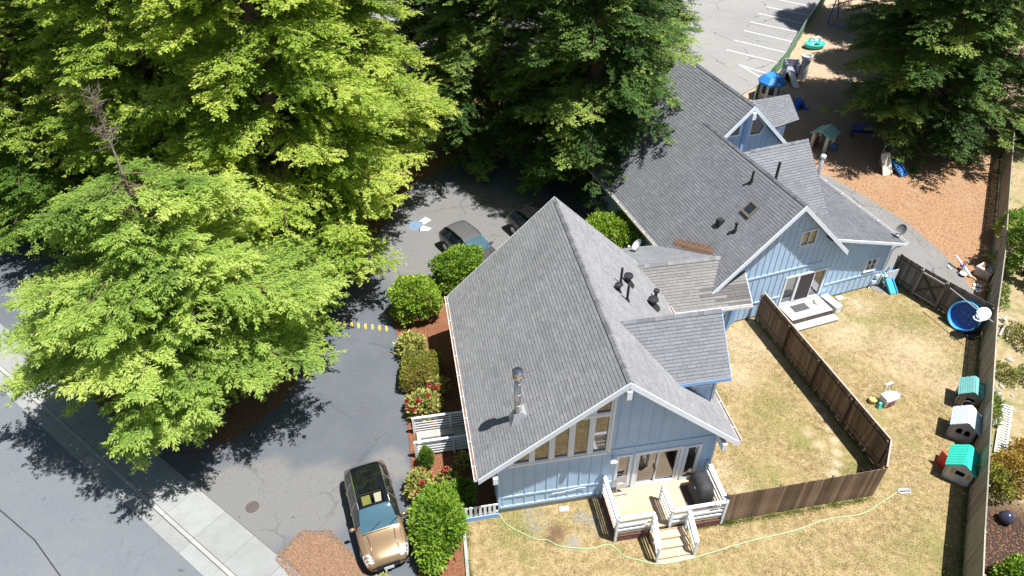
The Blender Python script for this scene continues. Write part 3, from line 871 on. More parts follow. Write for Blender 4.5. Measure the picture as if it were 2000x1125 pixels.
# roof vents on the right slope
for (u, v, r, h, cap) in ((7.59, 7.17, .12, .45, .21), (7.02, 6.53, .055, .85, None), (6.62, 5.71, .07, .32, .15), (6.94, 5.38, .055, .78, None), (8.66, 6.66, .14, .42, .23), (9.22, 7.7, .07, .5, .14)):
    pipe_vent(H1, (u, v, zRt(u)), r, h, cap)
# dormer
DV, DZ = 3.1, 7.05
DS = (DZ - 5.2) / (DV - 1.33)
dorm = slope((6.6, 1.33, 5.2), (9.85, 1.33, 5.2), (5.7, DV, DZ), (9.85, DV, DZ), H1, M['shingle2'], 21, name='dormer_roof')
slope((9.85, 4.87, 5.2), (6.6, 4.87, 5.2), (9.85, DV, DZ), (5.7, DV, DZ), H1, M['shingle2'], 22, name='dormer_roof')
ridge_caps((9.85, DV, DZ), (5.9, DV, DZ), DS, DS, M['shingle2'], H1, .24)
rake((7.1, 1.33, 5.2), (9.85, 1.33, 5.2), H1, M['bluetrim'], (0, -1, 0), .17, .03)
for sgn in (1, -1):
    rake((9.85, DV - sgn * 1.77, 5.2), (9.85, DV, DZ), H1, M['bluetrim'], (1, 0, 0), .2, .03)
fC = lambda a, z, d: (a, 1.55 + d, z)
cw = [(8.55, 4.72), (9.2, 4.72), (9.2, 5.02), (8.55, 5.02)]
MB().wall([(7.0, 3.3), (9.45, 3.3), (9.45, 5.3), (7.0, 5.3)], [cw], fC, .12).build('dormer_wall', M['blue'], H1)
battens(7.2, 9.4, 3.4, lambda q: 5.2, [cw], fC, H1, M['blue'])
window(H1, fC, cw, M['winglass'], .06)
board(H1, fC, 9.42, 3.4, 9.42, 5.2, .09, .035, M['white'], 'corner_board')
fD = lambda a, z, d: (9.45 - d, a, z)
MB().wall([(1.55, 3.2), (4.65, 3.2), (4.65, 5.3), (DV, 6.8), (1.55, 5.3)], [], fD, .12).build('dormer_wall', M['blue'], H1)
MB().box(7.0, 9.4, 4.5, 4.62, 3.3, 5.3).build('dormer_wall', M['blue'], H1)

# ------------------------------------------------------------------ link between the houses (front-house axes)
LK = thing('link_building', 'low shingled link between the two blue houses with a darker mended strip', 'building', A_LOC, A_RZ)
def newer(c, tv):
    u, v = c.x, c.y
    row = int((v - 8.0) / .12)
    if (v < 8.82 and v > 8.28 and u > 11.9 + [0, .9, .5, 1.3, .0, .7][row % 6] * (1 if v > 8.4 else 1.6)) or (v < 8.16 and u > 13.0): return .14 + tv * .04
    return tv
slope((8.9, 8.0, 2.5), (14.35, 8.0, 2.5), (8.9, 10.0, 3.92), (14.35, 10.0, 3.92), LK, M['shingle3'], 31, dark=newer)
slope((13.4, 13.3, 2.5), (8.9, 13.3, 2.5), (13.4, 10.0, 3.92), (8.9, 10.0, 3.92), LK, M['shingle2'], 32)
ridge_caps((13.9, 10.0, 3.92), (9.1, 10.0, 3.92), .43, .71, M['shingle'], LK, .3)
rake((10.1, 8.0, 2.5), (14.35, 8.0, 2.5), LK, M['fascia'], (0, -1, 0), .2, .03)
gutter((10.15, 7.96, 2.5), (14.35, 7.96, 2.5), (0, -1, 0), LK, 4)
rake((8.9, 13.3, 2.5), (12.3, 13.3, 2.5), LK, M['white'], (0, 1, 0), .16, .04)
rake((14.35, 8.0, 2.5), (14.35, 9.4, 3.5), LK, M['fascia'], (1, 0, 0), .2, .03)
MB().box(9.4, 13.6, 12.7, 12.84, 0, 2.6).build('back_wall', M['blue'], LK)
MB().box(9.4, 12.9, 9.3, 9.44, 0, 3.3).build('front_wall', M['blue'], LK)
# slatted gate under the link eave
gt = thing('slatted_gate', 'blue slatted gate in the shade under the link eave', 'gate', (0, 0, 0))
ga, gb = Vector((10.4, 25.95, 0)), Vector((11.35, 27.25, 0))
gd = (gb - ga).normalized()
for k in range(11):
    q = ga + gd * (k * .15)
    box('slat', (.09, .03, 1.7), (q.x, q.y, .95), M['bluetrim'], gt, (0, 0, math.atan2(gd.y, gd.x)))
for z in (.35, 1.55):
    MB().beam(ga + V3(-.03, .03, z), gb + V3(-.03, .03, z), .04, .09).build('rail', M['bluetrim'], gt)
for q in (ga, gb):
    box('post', (.1, .1, 2.3), (q.x, q.y, 1.15), M['blue'], gt)
box('post_foot', (.22, .22, .14), (ga.x, ga.y, .07), M['foundation'], gt)

# ------------------------------------------------------------------ rear house
H2 = thing('rear_house', 'long blue house with dark grey stepped gable roofs and a skylight', 'house', B_LOC, B_RZ)
S2 = (6.98 - 2.6) / 4.52
z2L = lambda u: 6.98 + S2 * u
z2R = lambda u: 6.98 - S2 * u
zSh = lambda u: 4.42 - .30 * (u - 2.75)
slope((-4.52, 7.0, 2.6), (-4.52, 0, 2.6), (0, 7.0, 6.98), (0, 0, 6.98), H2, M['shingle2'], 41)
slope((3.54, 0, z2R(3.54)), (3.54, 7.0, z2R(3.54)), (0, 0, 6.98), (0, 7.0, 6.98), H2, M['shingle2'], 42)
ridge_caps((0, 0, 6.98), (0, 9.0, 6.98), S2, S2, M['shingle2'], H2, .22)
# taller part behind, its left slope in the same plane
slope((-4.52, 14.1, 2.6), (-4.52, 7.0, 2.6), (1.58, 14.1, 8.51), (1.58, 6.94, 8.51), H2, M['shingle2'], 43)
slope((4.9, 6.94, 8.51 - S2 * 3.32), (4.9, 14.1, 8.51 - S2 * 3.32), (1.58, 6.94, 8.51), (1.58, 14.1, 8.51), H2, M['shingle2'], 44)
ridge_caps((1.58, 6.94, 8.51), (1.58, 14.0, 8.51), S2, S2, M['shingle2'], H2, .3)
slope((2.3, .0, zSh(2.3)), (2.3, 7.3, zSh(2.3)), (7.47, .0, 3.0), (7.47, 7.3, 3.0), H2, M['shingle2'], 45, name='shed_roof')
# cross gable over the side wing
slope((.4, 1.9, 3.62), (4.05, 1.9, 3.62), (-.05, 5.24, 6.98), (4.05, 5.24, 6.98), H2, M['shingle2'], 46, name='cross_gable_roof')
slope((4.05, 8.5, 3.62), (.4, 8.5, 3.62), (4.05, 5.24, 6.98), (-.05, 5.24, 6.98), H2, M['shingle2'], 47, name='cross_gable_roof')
ridge_caps((4.05, 5.24, 6.98), (.3, 5.24, 6.98), 1.0, 1.0, M['shingle2'], H2, .3)
MB().wall([(2.2, 3.4), (8.2, 3.4), (5.24, 6.75)], [], lambda a, z, d: (3.85 - d, a, z), .12).build('side_gable_wall', M['blue'], H2)
rake((4.05, 1.9, 3.62), (4.05, 5.24, 6.98), H2, M['roofdeck'], (1, 0, 0), .18, .03)
# small rear cross gable
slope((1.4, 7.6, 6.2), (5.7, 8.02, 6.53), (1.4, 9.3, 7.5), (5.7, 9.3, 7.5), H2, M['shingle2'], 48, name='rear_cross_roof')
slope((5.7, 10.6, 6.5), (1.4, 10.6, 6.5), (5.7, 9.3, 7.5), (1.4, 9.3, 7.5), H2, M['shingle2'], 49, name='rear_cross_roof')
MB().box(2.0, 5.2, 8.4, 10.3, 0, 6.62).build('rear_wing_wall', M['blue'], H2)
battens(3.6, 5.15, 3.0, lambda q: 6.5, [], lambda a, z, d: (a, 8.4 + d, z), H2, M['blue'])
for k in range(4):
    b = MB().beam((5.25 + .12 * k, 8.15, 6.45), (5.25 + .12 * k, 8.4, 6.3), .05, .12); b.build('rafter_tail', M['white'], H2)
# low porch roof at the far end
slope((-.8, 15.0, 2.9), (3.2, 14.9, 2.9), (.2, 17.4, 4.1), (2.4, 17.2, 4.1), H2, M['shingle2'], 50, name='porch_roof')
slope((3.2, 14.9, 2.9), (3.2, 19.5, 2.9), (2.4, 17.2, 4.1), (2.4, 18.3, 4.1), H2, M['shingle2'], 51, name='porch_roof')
rake((3.2, 14.9, 2.9), (3.2, 19.5, 2.9), H2, M['white'], (1, 0, 0), .12, .04)
MB().box(-.2, 2.6, 15.8, 19, 0, 2.95).build('porch_wall', M['blue'], H2)
for s_, ue, ze in ((-1, -4.52, 2.6), (1, 3.54, z2R(3.54))):
    rake((ue, 0, ze), (0, 0, 6.98), H2, M['fascia'], (0, -1, 0), .28, .055)
rake((2.62, 0, zSh(2.62)), (7.47, 0, 3.0), H2, M['fascia'], (0, -1, 0), .16, .05)
rake((7.47, 0, 3.0), (7.47, 7.3, 3.0), H2, M['fascia'], (1, 0, 0), .16, .03)
gutter((7.5, .0, 3.0), (7.5, 7.3, 3.0), (1, 0, 0), H2, 5)
rake((-4.52, .05, 2.6), (-4.52, 14.0, 2.6), H2, M['fascia'], (-1, 0, 0), .18, .03)
gutter((-4.56, 4.4, 2.6), (-4.56, 14.0, 2.6), (-1, 0, 0), H2, 9)
rake((0.0, 6.94, 6.99), (1.58, 6.94, 8.51), H2, M['fascia'], (0, -1, 0), .26, .055)
rake((4.9, 6.94, 8.51 - S2 * 3.32), (1.58, 6.94, 8.51), H2, M['fascia'], (0, -1, 0), .26, .055)
# front gable wall
g = lambda a, z, d: (a, .40 + d, z)
u_x = 2.515
gout = [(-4.05, .1), (6.98, .1), (6.98, zSh(6.98) - .2), (u_x, 4.29), (0, 6.73), (-4.05, z2L(-4.05) - .25)]
dr = [(.62, .42), (3.0, .42), (3.0, 2.2), (.62, 2.2)]
wu = [(.74, 4.22), (1.58, 4.22), (1.58, 5.02), (.74, 5.02)]
ws = [(5.72, 1.38), (6.32, 1.38), (6.32, 2.05), (5.72, 2.05)]
MB().wall(gout, [dr, wu, ws], g, .14).build('front_wall', M['blue'], H2)
gtop = lambda u: (z2L(u) if u < 0 else max(z2R(u), zSh(u) if u > u_x else 0)) - .28
battens(-2.4, 6.95, .12, gtop, [dr, wu, ws], g, H2, M['blue'], .36)
board(H2, g, -2.2, 2.8, 2.55, 2.8, .09, .035, M['blue'], 'belt_board')
board(H2, g, 3.2, 1.07, 6.9, 1.07, .09, .035, M['blue'], 'belt_board')
board(H2, g, -2.3, 1.07, .45, 1.07, .09, .035, M['blue'], 'belt_board')
board(H2, g, 6.93, .1, 6.93, 2.85, .1, .04, M['blue'], 'corner_board')
window(H2, g, wu, M['winglass'], .07, bars=[((1.16, 4.22), (1.16, 5.02), .04)], sill=True)
window(H2, g, ws, M['darkglass'], .09, bars=[((6.02, 1.38), (6.02, 2.05), .05), ((5.72, 1.7), (6.32, 1.7), .03)], sill=True)
sd2 = window(H2, g, dr, M['doorglass'], .1, name='sliding_door', bars=[((1.36, .42), (1.36, 2.2), .14), ((2.32, .42), (2.32, 2.2), .05), ((.62, .47), (3.0, .47), .06)])
MB().box(1.44, 2.29, .385, .40, .5, 2.17).build('screen_panel', M['screen'], sd2)
MB().box(.62, 1.34, .52, .55, .45, 2.2).build('curtain', M['curtain'], sd2)
MB().box(.64, 1.3, .46, .515, .44, .85).build('blue_cushion', plain('blue_cloth', (.09, .2, .36), .8), sd2)
room = MB()
room.cur = 0; room.box(.4, 3.2, .56, 3.0, .30, .40)
room.cur = 1; room.box(.4, 3.2, 3.0, 3.05, .3, 2.4); room.box(.35, .4, .56, 3.0, .3, 2.4); room.box(3.2, 3.25, .56, 3.0, .3, 2.4); room.box(.4, 3.2, .56, 3.0, 2.4, 2.45)
room.build('back_room', [M['floorwood'], M['roomwall']], H2)
MB().hexa([(2.4, .75, .41), (3.15, .62, .41), (3.15, .95, .41), (2.4, 1.15, .41), (2.4, .75, .8), (3.15, .62, .8), (3.15, .95, .8), (2.4, 1.15, .8)]).build('white_cabinet', M['white'], sd2)
# side and back walls
MB().box(-4.05, -3.92, .55, 14.0, 0, 3.0).build('left_wall', M['blue'], H2)
battens(.55, 14, .1, lambda q: 2.9, [], lambda a, z, d: (-4.05 + d, a, z), H2, M['blue'])
MB().box(6.86, 6.98, .55, 7.1, 0, 2.95).build('right_wall', M['blue'], H2)
MB().box(-4.05, 6.86, 13.8, 13.95, 0, 2.9).build('back_wall', M['blue'], H2)
MB().box(4.5, 4.62, 7.2, 13.8, 0, 5.4).build('rear_side_wall', M['blue'], H2)
MB().box(-4.0, 6.95, .45, 7.0, -.2, .1).build('foundation', M['foundation'], H2)
# upper gable wall with two windows
g3 = lambda a, z, d: (a, 7.35 + d, z)
pw = [(1.95, 6.55), (2.6, 6.55), (2.85, 6.95), (2.3, 7.55), (1.95, 7.55)]
lw = [(.55, 6.72), (1.25, 6.72), (1.25, 7.75), (.55, 7.1)]
MB().wall([(-.6, 5.6), (4.55, 5.0), (4.55, 5.38), (1.58, 8.24), (-.6, 6.1)], [pw, lw], g3, .12).build('upper_gable_wall', M['blue'], H2)
battens(.0, 4.5, 5.6, lambda q: min(8.2, 8.5 - abs(q - 1.58) * S2) - .3, [pw, lw], g3, H2, M['blue'], .38)
window(H2, g3, pw, M['winglass'], .07); window(H2, g3, lw, M['winglass'], .07)
board(H2, g3, 1.58, 5.6, 1.58, 8.1, .2, .07, M['bluetrim'], 'centre_post')
b = MB().box(1.47, 1.69, 6.8, 7.34, 7.75, 8.15); b.build('ridge_beam', M['white'], H2, bevel=.01)
# skylight and vents
def onslope(u0, u1, v0, v1, zf, lift, thick):
    return [(u0, v0, zf(u0) + lift), (u1, v0, zf(u1) + lift), (u1, v1, zf(u1) + lift), (u0, v1, zf(u0) + lift), (u0, v0, zf(u0) + lift + thick), (u1, v0, zf(u1) + lift + thick), (u1, v1, zf(u1) + lift + thick), (u0, v1, zf(u0) + lift + thick)]
sk = MB()
for a, b_, c, d_ in ((-1.62, -1.54, 1.76, 2.44), (-1.18, -1.1, 1.76, 2.44), (-1.54, -1.18, 1.76, 1.84), (-1.54, -1.18, 2.36, 2.44)):
    sk.hexa(onslope(a, b_, c, d_, z2L, 0, .16))
sk_o = sk.build('skylight', plain('skylight_frame', (.17, .15, .125), .5), H2)
MB().hexa(onslope(-1.54, -1.18, 1.84, 2.36, z2L, .06, .03)).build('pane', M['darkglass'], sk_o)
b = MB().hexa([(-2.52, 2.62, z2L(-2.52)), (-2.16, 2.66, z2L(-2.16)), (-2.16, 3.0, z2L(-2.16)), (-2.52, 2.96, z2L(-2.52)), (-2.5, 2.66, z2L(-2.16) + .06), (-2.2, 2.68, z2L(-2.16) + .07), (-2.2, 2.98, z2L(-2.16) + .07), (-2.5, 2.94, z2L(-2.16) + .06)])
b.build('roof_vent', M['black'], H2)
pipe_vent(H2, (-2.18, 1.78, z2L(-2.18)), .06, .5, .09)
pipe_vent(H2, (-.59, 3.34, z2L(-.59)), .06, .62)
pipe_vent(H2, (.55, 3.0, z2R(.55)), .07, 1.05)
wp = MB().lathe([(.11, -.6), (.11, 1.35)], 14).build('white_flue', M['galv'], H2, loc=(7.15, 6.9, 3.1), smooth=True)
MB().lathe([(.15, 1.33), (.155, 1.45), (.12, 1.5)], 16).build('flue_cap', M['white'], wp)
# downpipe, meter boxes and pipes at the right corner
MB().path([(7.45, .05, 2.85), (7.2, .3, 2.6), (7.06, .34, 2.4), (7.06, .34, .1)], .04).build('downpipe', M['fascia'], H2)
for u, z in ((6.75, .75), (6.62, .4)):
    box('meter_box', (.22, .12, .2), (u, .32, z), M['fascia'], H2)
MB().path([(6.5, .33, .35), (6.5, .33, .08), (6.35, .25, .05)], .025).build('wall_pipe', M['fascia'], H2)
# ------------------------------------------------------------------ trees
def spray_quads(P, D, side, Ln, Wd):
    """diamond leaves from base point P along D with half width along side"""
    n = len(P)
    V = np.empty((n, 4, 3))
    V[:, 0] = P; V[:, 2] = P + D * Ln[:, None]
    mid = P + D * (Ln * .5)[:, None]
    V[:, 1] = mid + side * Wd[:, None]; V[:, 3] = mid - side * Wd[:, None]
    return V
def unit(a): return a / np.maximum(np.linalg.norm(a, axis=-1, keepdims=True), 1e-9)

def make_crown(seed, prof, z0, z1, nb, leaf=.27, wid=.052, dens=1.0, droop=.10, rise=.10, plate=.36, inner=.22, spread=58, flat=.13, azf=None, step=.03, bunch=3, gpow=1.0):
    """foliage sprays on flat boughs; prof(z) is the bough length. returns leaf quads, tints, bough polylines"""
    rg = np.random.default_rng(seed)
    Vs, Ts, limbs = [], [], []
    zz = z0 + (z1 - z0) * (np.arange(nb) + rg.random(nb)) / nb
    az = np.arange(nb) * 2.39996 + rg.normal(0, .35, nb)
    if bunch > 1:
        g_ = np.arange(nb) // bunch; ng = g_.max() + 1
        gz = z0 + (z1 - z0) * (np.arange(ng) + rg.random(ng)) / ng; ga_ = np.arange(ng) * 2.39996 + rg.normal(0, .3, ng); gl = rg.uniform(.7, 1.1, ng)
        zz = np.clip(gz[g_] + rg.normal(0, .22, nb), z0, z1); az = ga_[g_] + rg.normal(0, .2, nb)
        gt_ = .3 + .45 * rg.random(ng) if gpow == 1.0 else .1 + .75 * rg.random(ng) ** gpow
    for i in range(nb):
        rg = np.random.default_rng(seed * 1000 + i)
        z = zz[i]; L = prof(z) * (gl[g_[i]] * rg.uniform(.8, 1.02) if bunch > 1 else rg.uniform(.72, 1.12)) * (azf(math.degrees(az[i]) % 360, z) if azf else 1.0)
        if L < .25: L = .25
        d = np.array([math.cos(az[i]), math.sin(az[i]), 0.]); pr = np.array([-d[1], d[0], 0.])
        dr_, ri = droop * rg.uniform(.5, 1.6), rise * rg.uniform(-.3, 1.5)
        curl = rg.normal(0, .1)
        ax = lambda t: (np.array([0, 0, z]) + np.outer(t, d * L) + np.outer(t * t, pr * L * curl) + np.outer(ri * t - dr_ * t * t * 1.6, [0, 0, L]))
        limbs.append((ax(np.linspace(0, .92, 5)), .012 * L + .012))
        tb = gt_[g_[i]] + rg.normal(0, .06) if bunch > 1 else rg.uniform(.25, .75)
        nbl = max(4, int(L * 5.2 * dens))
        s = inner + (1 - inner) * rg.random(nbl) ** .75
        s[0] = .97
        side = np.where(rg.random(nbl) < .5, 1., -1.)
        lb = (plate * L * (1.08 - s) + .45) * rg.uniform(.55, 1.2, nbl)
        ang = np.radians(spread) * rg.uniform(.55, 1.15, nbl); ang[0] = 0
        bd = np.outer(np.cos(ang), d) + (side * np.sin(ang))[:, None] * pr
        bd[:, 2] += -.10 + rg.normal(0, .10, nbl)
        bd = unit(bd)
        base = ax(s)
        n = np.maximum(4, (lb / step).astype(int))
        idx = np.repeat(np.arange(nbl), n)
        m = len(idx)
        q = rg.random(m)
        sg = np.where(rg.random(m) < .5, 1., -1.)
        P = base[idx] + bd[idx] * (q * lb[idx])[:, None]
        hp = unit(np.stack([-bd[idx][:, 1], bd[idx][:, 0], np.zeros(m)], 1))
        la = np.radians(rg.uniform(18, 62, m))
        D = bd[idx] * np.cos(la)[:, None] + hp * (sg * np.sin(la))[:, None]
        D[:, 2] += rg.normal(-.02, flat, m) - .16 * q
        D = unit(D)
        P += rg.normal(0, .03, (m, 3))
        sd_ = np.cross(D, np.array([0, 0, 1.]) + rg.normal(0, flat * 1.6, (m, 3))); sd_ = unit(sd_)
        Ln = leaf * rg.uniform(.6, 1.25, m) * (1.05 - .4 * q); Wd = wid * rg.uniform(.7, 1.3, m)
        Vs.append(spray_quads(P, D, sd_, Ln, Wd))
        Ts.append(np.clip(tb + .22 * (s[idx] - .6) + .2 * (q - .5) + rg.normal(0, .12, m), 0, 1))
    return np.concatenate(Vs), np.concatenate(Ts), limbs

def trunk_mesh(H, r0, limbs, seed, dead=None):
    rr = random.Random(seed)
    b = MB()
    n = 9
    pts, rad = [], []
    for i in range(n + 1):
        t = i / n
        pts.append((rr.uniform(-.06, .06) * (i > 0), rr.uniform(-.06, .06) * (i > 0), -.15 + t * (H + .15))); rad.append(r0 * (1.25 if i == 0 else 1) * (1 - t) ** .8 + .02)
    b.path(pts, rad, 10)
    for pl, r in limbs:
        b.path([tuple(p) for p in pl], [r, r * .8, r * .6, r * .4, r * .2], 4)
    return b

CROWNS = {}
def tree(name, label, loc, H, r0, key, mat, scale=1.0, rz=0.0, group=None, make=None, zs=1.0, bark='bark'):
    t = thing(name, label, 'tree', (loc[0], loc[1], 0), rz, group)
    if key not in CROWNS:
        V, T, limbs = make()
        n = len(V)
        F = np.arange(n * 4).reshape(n, 4)
        c = np_mesh('crown', V.reshape(-1, 3), F, mat, T, t)
        tr = trunk_mesh(H, r0, limbs, 5).build('trunk', M[bark], t, fix=False)
        CROWNS[key] = (c, tr)
    else:
        for src in CROWNS[key]:
            o = src.copy(); COL.objects.link(o); o.parent = t
            if src is CROWNS[key][0] and mat is not src.data.materials[0]:
                o.material_slots[0].link = 'OBJECT'; o.material_slots[0].material = mat
    t.scale = (scale, scale, scale * zs)
    return t

def prof_t1(z):
    if z < 3.6: return 4.2 + 3.2 * ((z - 2.6) / 1.0)
    return 7.5 * max(0., 1 - ((z - 3.6) / 9.3)) ** .5
def az_t1(a, z):
    low = min(1., max(0., 1.5 * (1 - (z - 2.6) / 5.5)))
    g_ = lambda c, w: math.exp(-(((a - c + 180) % 360 - 180) / w) ** 2)
    return 1 - low * (g_(314, 24.) * .5 + g_(230, 22.) * .42 + g_(272, 14.) * .04)
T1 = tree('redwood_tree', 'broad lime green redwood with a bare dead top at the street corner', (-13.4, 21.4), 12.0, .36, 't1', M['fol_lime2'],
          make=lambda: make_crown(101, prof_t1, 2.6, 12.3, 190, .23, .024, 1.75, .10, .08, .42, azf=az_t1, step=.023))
dt = MB()
rr = random.Random(4)
dt.path([(0, 0, 11.4), (.0, .1, 12.6), (-.1, .25, 13.8), (-.2, .4, 15.2)], [.07, .045, .026, .008], 8)
for k in range(60):
    z = rr.uniform(13.2, 15.1); a = rr.uniform(0, 6.28); L = rr.uniform(.2, .6) * (1.2 - (z - 12) / 5)
    p = Vector((-.1 - (z - 13.8) * .07, .25 + (z - 13.8) * .107, z)); e = p + Vector((math.cos(a) * L, math.sin(a) * L, rr.uniform(.0, .3)))
    dt.tube(p, e, .011, .003, 4, False)
    for q in range(4):
        w = p.lerp(e, rr.uniform(.4, 1)); dt.tube(w, w + Vector((rr.uniform(-.25, .25), rr.uniform(-.25, .25), rr.uniform(-.05, .2))), .007, .002, 3, False)
dt.build('dead_top', M['deadwood'], T1)

def prof_tall(Rm, zl, H):
    def f(z):
        if z < zl: return Rm * (.55 + .45 * z / zl)
        return Rm * max(0.03, 1 - (z - zl) / (H - zl)) ** .6
    return f
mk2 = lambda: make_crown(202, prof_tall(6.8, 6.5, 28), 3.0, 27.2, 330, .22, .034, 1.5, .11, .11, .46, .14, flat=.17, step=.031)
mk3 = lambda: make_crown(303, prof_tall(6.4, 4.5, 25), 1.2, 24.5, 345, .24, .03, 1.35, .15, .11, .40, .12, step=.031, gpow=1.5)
G2 = 'tall redwoods behind the driveway'
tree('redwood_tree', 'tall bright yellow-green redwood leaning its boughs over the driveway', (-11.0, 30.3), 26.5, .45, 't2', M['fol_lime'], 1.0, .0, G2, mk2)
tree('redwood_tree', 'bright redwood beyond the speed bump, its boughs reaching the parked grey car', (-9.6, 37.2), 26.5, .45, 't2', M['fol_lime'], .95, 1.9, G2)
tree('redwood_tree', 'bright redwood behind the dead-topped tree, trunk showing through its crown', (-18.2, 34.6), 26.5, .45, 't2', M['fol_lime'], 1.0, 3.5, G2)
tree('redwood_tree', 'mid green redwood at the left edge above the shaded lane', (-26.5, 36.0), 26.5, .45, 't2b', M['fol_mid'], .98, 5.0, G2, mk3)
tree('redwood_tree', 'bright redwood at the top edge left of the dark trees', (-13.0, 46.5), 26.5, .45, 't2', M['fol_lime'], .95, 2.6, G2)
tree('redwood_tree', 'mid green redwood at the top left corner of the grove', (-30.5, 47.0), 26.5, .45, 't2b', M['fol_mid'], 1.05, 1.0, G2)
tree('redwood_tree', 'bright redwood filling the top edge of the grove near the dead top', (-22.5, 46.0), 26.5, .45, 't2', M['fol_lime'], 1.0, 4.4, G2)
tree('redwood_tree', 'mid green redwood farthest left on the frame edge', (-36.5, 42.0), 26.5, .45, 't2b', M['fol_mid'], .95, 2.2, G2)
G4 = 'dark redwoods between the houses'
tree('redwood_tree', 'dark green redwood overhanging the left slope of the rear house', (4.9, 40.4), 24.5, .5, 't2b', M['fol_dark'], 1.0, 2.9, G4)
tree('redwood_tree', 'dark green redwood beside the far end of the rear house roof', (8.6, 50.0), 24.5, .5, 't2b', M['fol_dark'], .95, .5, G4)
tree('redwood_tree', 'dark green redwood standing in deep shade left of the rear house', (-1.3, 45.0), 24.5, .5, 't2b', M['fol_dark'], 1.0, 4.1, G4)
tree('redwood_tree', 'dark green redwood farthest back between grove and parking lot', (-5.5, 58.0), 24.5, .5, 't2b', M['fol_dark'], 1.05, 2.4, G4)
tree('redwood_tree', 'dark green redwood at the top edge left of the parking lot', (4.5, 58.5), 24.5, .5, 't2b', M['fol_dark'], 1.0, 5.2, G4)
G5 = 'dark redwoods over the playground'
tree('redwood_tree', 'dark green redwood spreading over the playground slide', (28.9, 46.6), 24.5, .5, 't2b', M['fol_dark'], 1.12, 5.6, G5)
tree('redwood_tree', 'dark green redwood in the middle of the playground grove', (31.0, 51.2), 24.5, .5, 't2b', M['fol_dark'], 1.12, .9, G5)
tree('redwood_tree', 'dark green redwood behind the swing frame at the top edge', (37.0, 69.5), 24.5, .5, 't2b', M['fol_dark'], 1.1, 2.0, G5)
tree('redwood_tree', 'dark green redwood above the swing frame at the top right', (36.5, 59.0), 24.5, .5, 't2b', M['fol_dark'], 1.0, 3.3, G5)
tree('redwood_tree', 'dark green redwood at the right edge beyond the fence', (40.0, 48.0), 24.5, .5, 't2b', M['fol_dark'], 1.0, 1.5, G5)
tree('conifer_sapling', 'young green conifer leaning over the long fence at the right edge', (28.6, 31.3), 5.5, .09, 'sap', M['fol_mid'], 1.0, .3, None,
     lambda: make_crown(404, lambda z: 2.3 * max(.05, 1 - (z - .6) / 5.6) ** .7, .5, 5.6, 46, .26, .05, 1.0, .1, .05))

# ------------------------------------------------------------------ shrubs
def shrub_mesh(seed, rx, ry, rz_, n, leaf, wid, lumps=9, boxy=0.0, fill=.35):
    rg = np.random.default_rng(seed)
    lc = unit(rg.normal(0, 1, (lumps, 3))); lc[:, 2] = np.abs(lc[:, 2]) * .9
    d = unit(rg.normal(0, 1, (n, 3))); d[:, 2] = np.where(d[:, 2] < -.35, -d[:, 2], d[:, 2])
    if boxy:
        mx = np.max(np.abs(d), axis=1, keepdims=True); d = d * (1 - boxy) + d / mx * boxy
    r = .66 + .34 * np.max(np.clip((unit(d) @ lc.T - .5) / .5, 0, 1), axis=1) ** .55
    ph_ = rg.uniform(0, 6.28, (7, 3)); fq = rg.normal(0, 1, (7, 3)) * 4.5
    du = unit(d)
    r = r * (1 + .05 * sum(np.sin(du @ fq[k] + ph_[k, 0]) for k in range(7)))
    if boxy: r = 1 + .03 * (r - r.mean())
    shoot = rg.random(n) < .02
    r = np.where(shoot, r * rg.uniform(1.0, 1.16, n), r)
    dep = 1 - fill * rg.random(n) ** 2.0
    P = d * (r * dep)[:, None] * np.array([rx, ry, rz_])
    P[:, 2] += rz_ * .72
    P[:, 2] = np.maximum(P[:, 2], .03)
    D = unit(unit(d) * .8 + rg.normal(0, .65, (n, 3)) + np.array([0, 0, .25]))
    sd_ = unit(np.cross(D, rg.normal(0, 1, (n, 3)) + np.array([0, 0, 1.2])))
    V = spray_quads(P, D, sd_, leaf * rg.uniform(.6, 1.3, n), wid * rg.uniform(.7, 1.2, n))
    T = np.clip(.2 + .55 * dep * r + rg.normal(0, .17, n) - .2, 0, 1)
    return V, T

def shrub(name, label, cat, loc, size, n, leaf, wid, mat, seed, lumps=9, boxy=0., group=None, flowers=0, rz=0.0, fill=.35, fmat='fol_red'):
    t = thing(name, label, cat, (loc[0], loc[1], .02), rz, group)
    V, T = shrub_mesh(seed, *size, n, leaf, wid, lumps, boxy, fill)
    np_mesh('foliage', V.reshape(-1, 3), np.arange(len(V) * 4).reshape(-1, 4), M[mat], T, t)
    rr = random.Random(seed); b = MB()
    for k in range(9):
        a = rr.uniform(0, 6.28); q = rr.uniform(.3, .75)
        b.path([(0, 0, -.05), (math.cos(a) * size[0] * q * .4, math.sin(a) * size[1] * q * .4, size[2] * .5), (math.cos(a) * size[0] * q, math.sin(a) * size[1] * q, size[2] * rr.uniform(.9, 1.3))], [.035, .025, .01], 5)
    b.build('stems', M['bark'], t, fix=False)
    rg = np.random.default_rng(seed + 50)
    for k in range(flowers):
        a = rr.uniform(0, 6.28); e = rr.uniform(.2, 1.3)
        c = np.array([math.cos(a) * math.cos(e) * size[0] * .95, math.sin(a) * math.cos(e) * size[1] * .95, size[2] * (.72 + math.sin(e) * .95)])
        m = 60; d = unit(rg.normal(0, 1, (m, 3)) + np.array([0, 0, .4]))
        V = spray_quads(c + d * .03, d, unit(np.cross(d, rg.normal(0, 1, (m, 3)))), np.full(m, .13), np.full(m, .04))
        np_mesh('blossom', V.reshape(-1, 3), np.arange(m * 4).reshape(-1, 4), M[fmat], rg.random(m), t)
    return t
shrub('shrub', 'round lime green shrub next to the speed bump', 'shrub', (-4.9, 27.75), (1.35, 1.3, 1.35), 7000, .17, .042, 'fol_shrub2', 1)
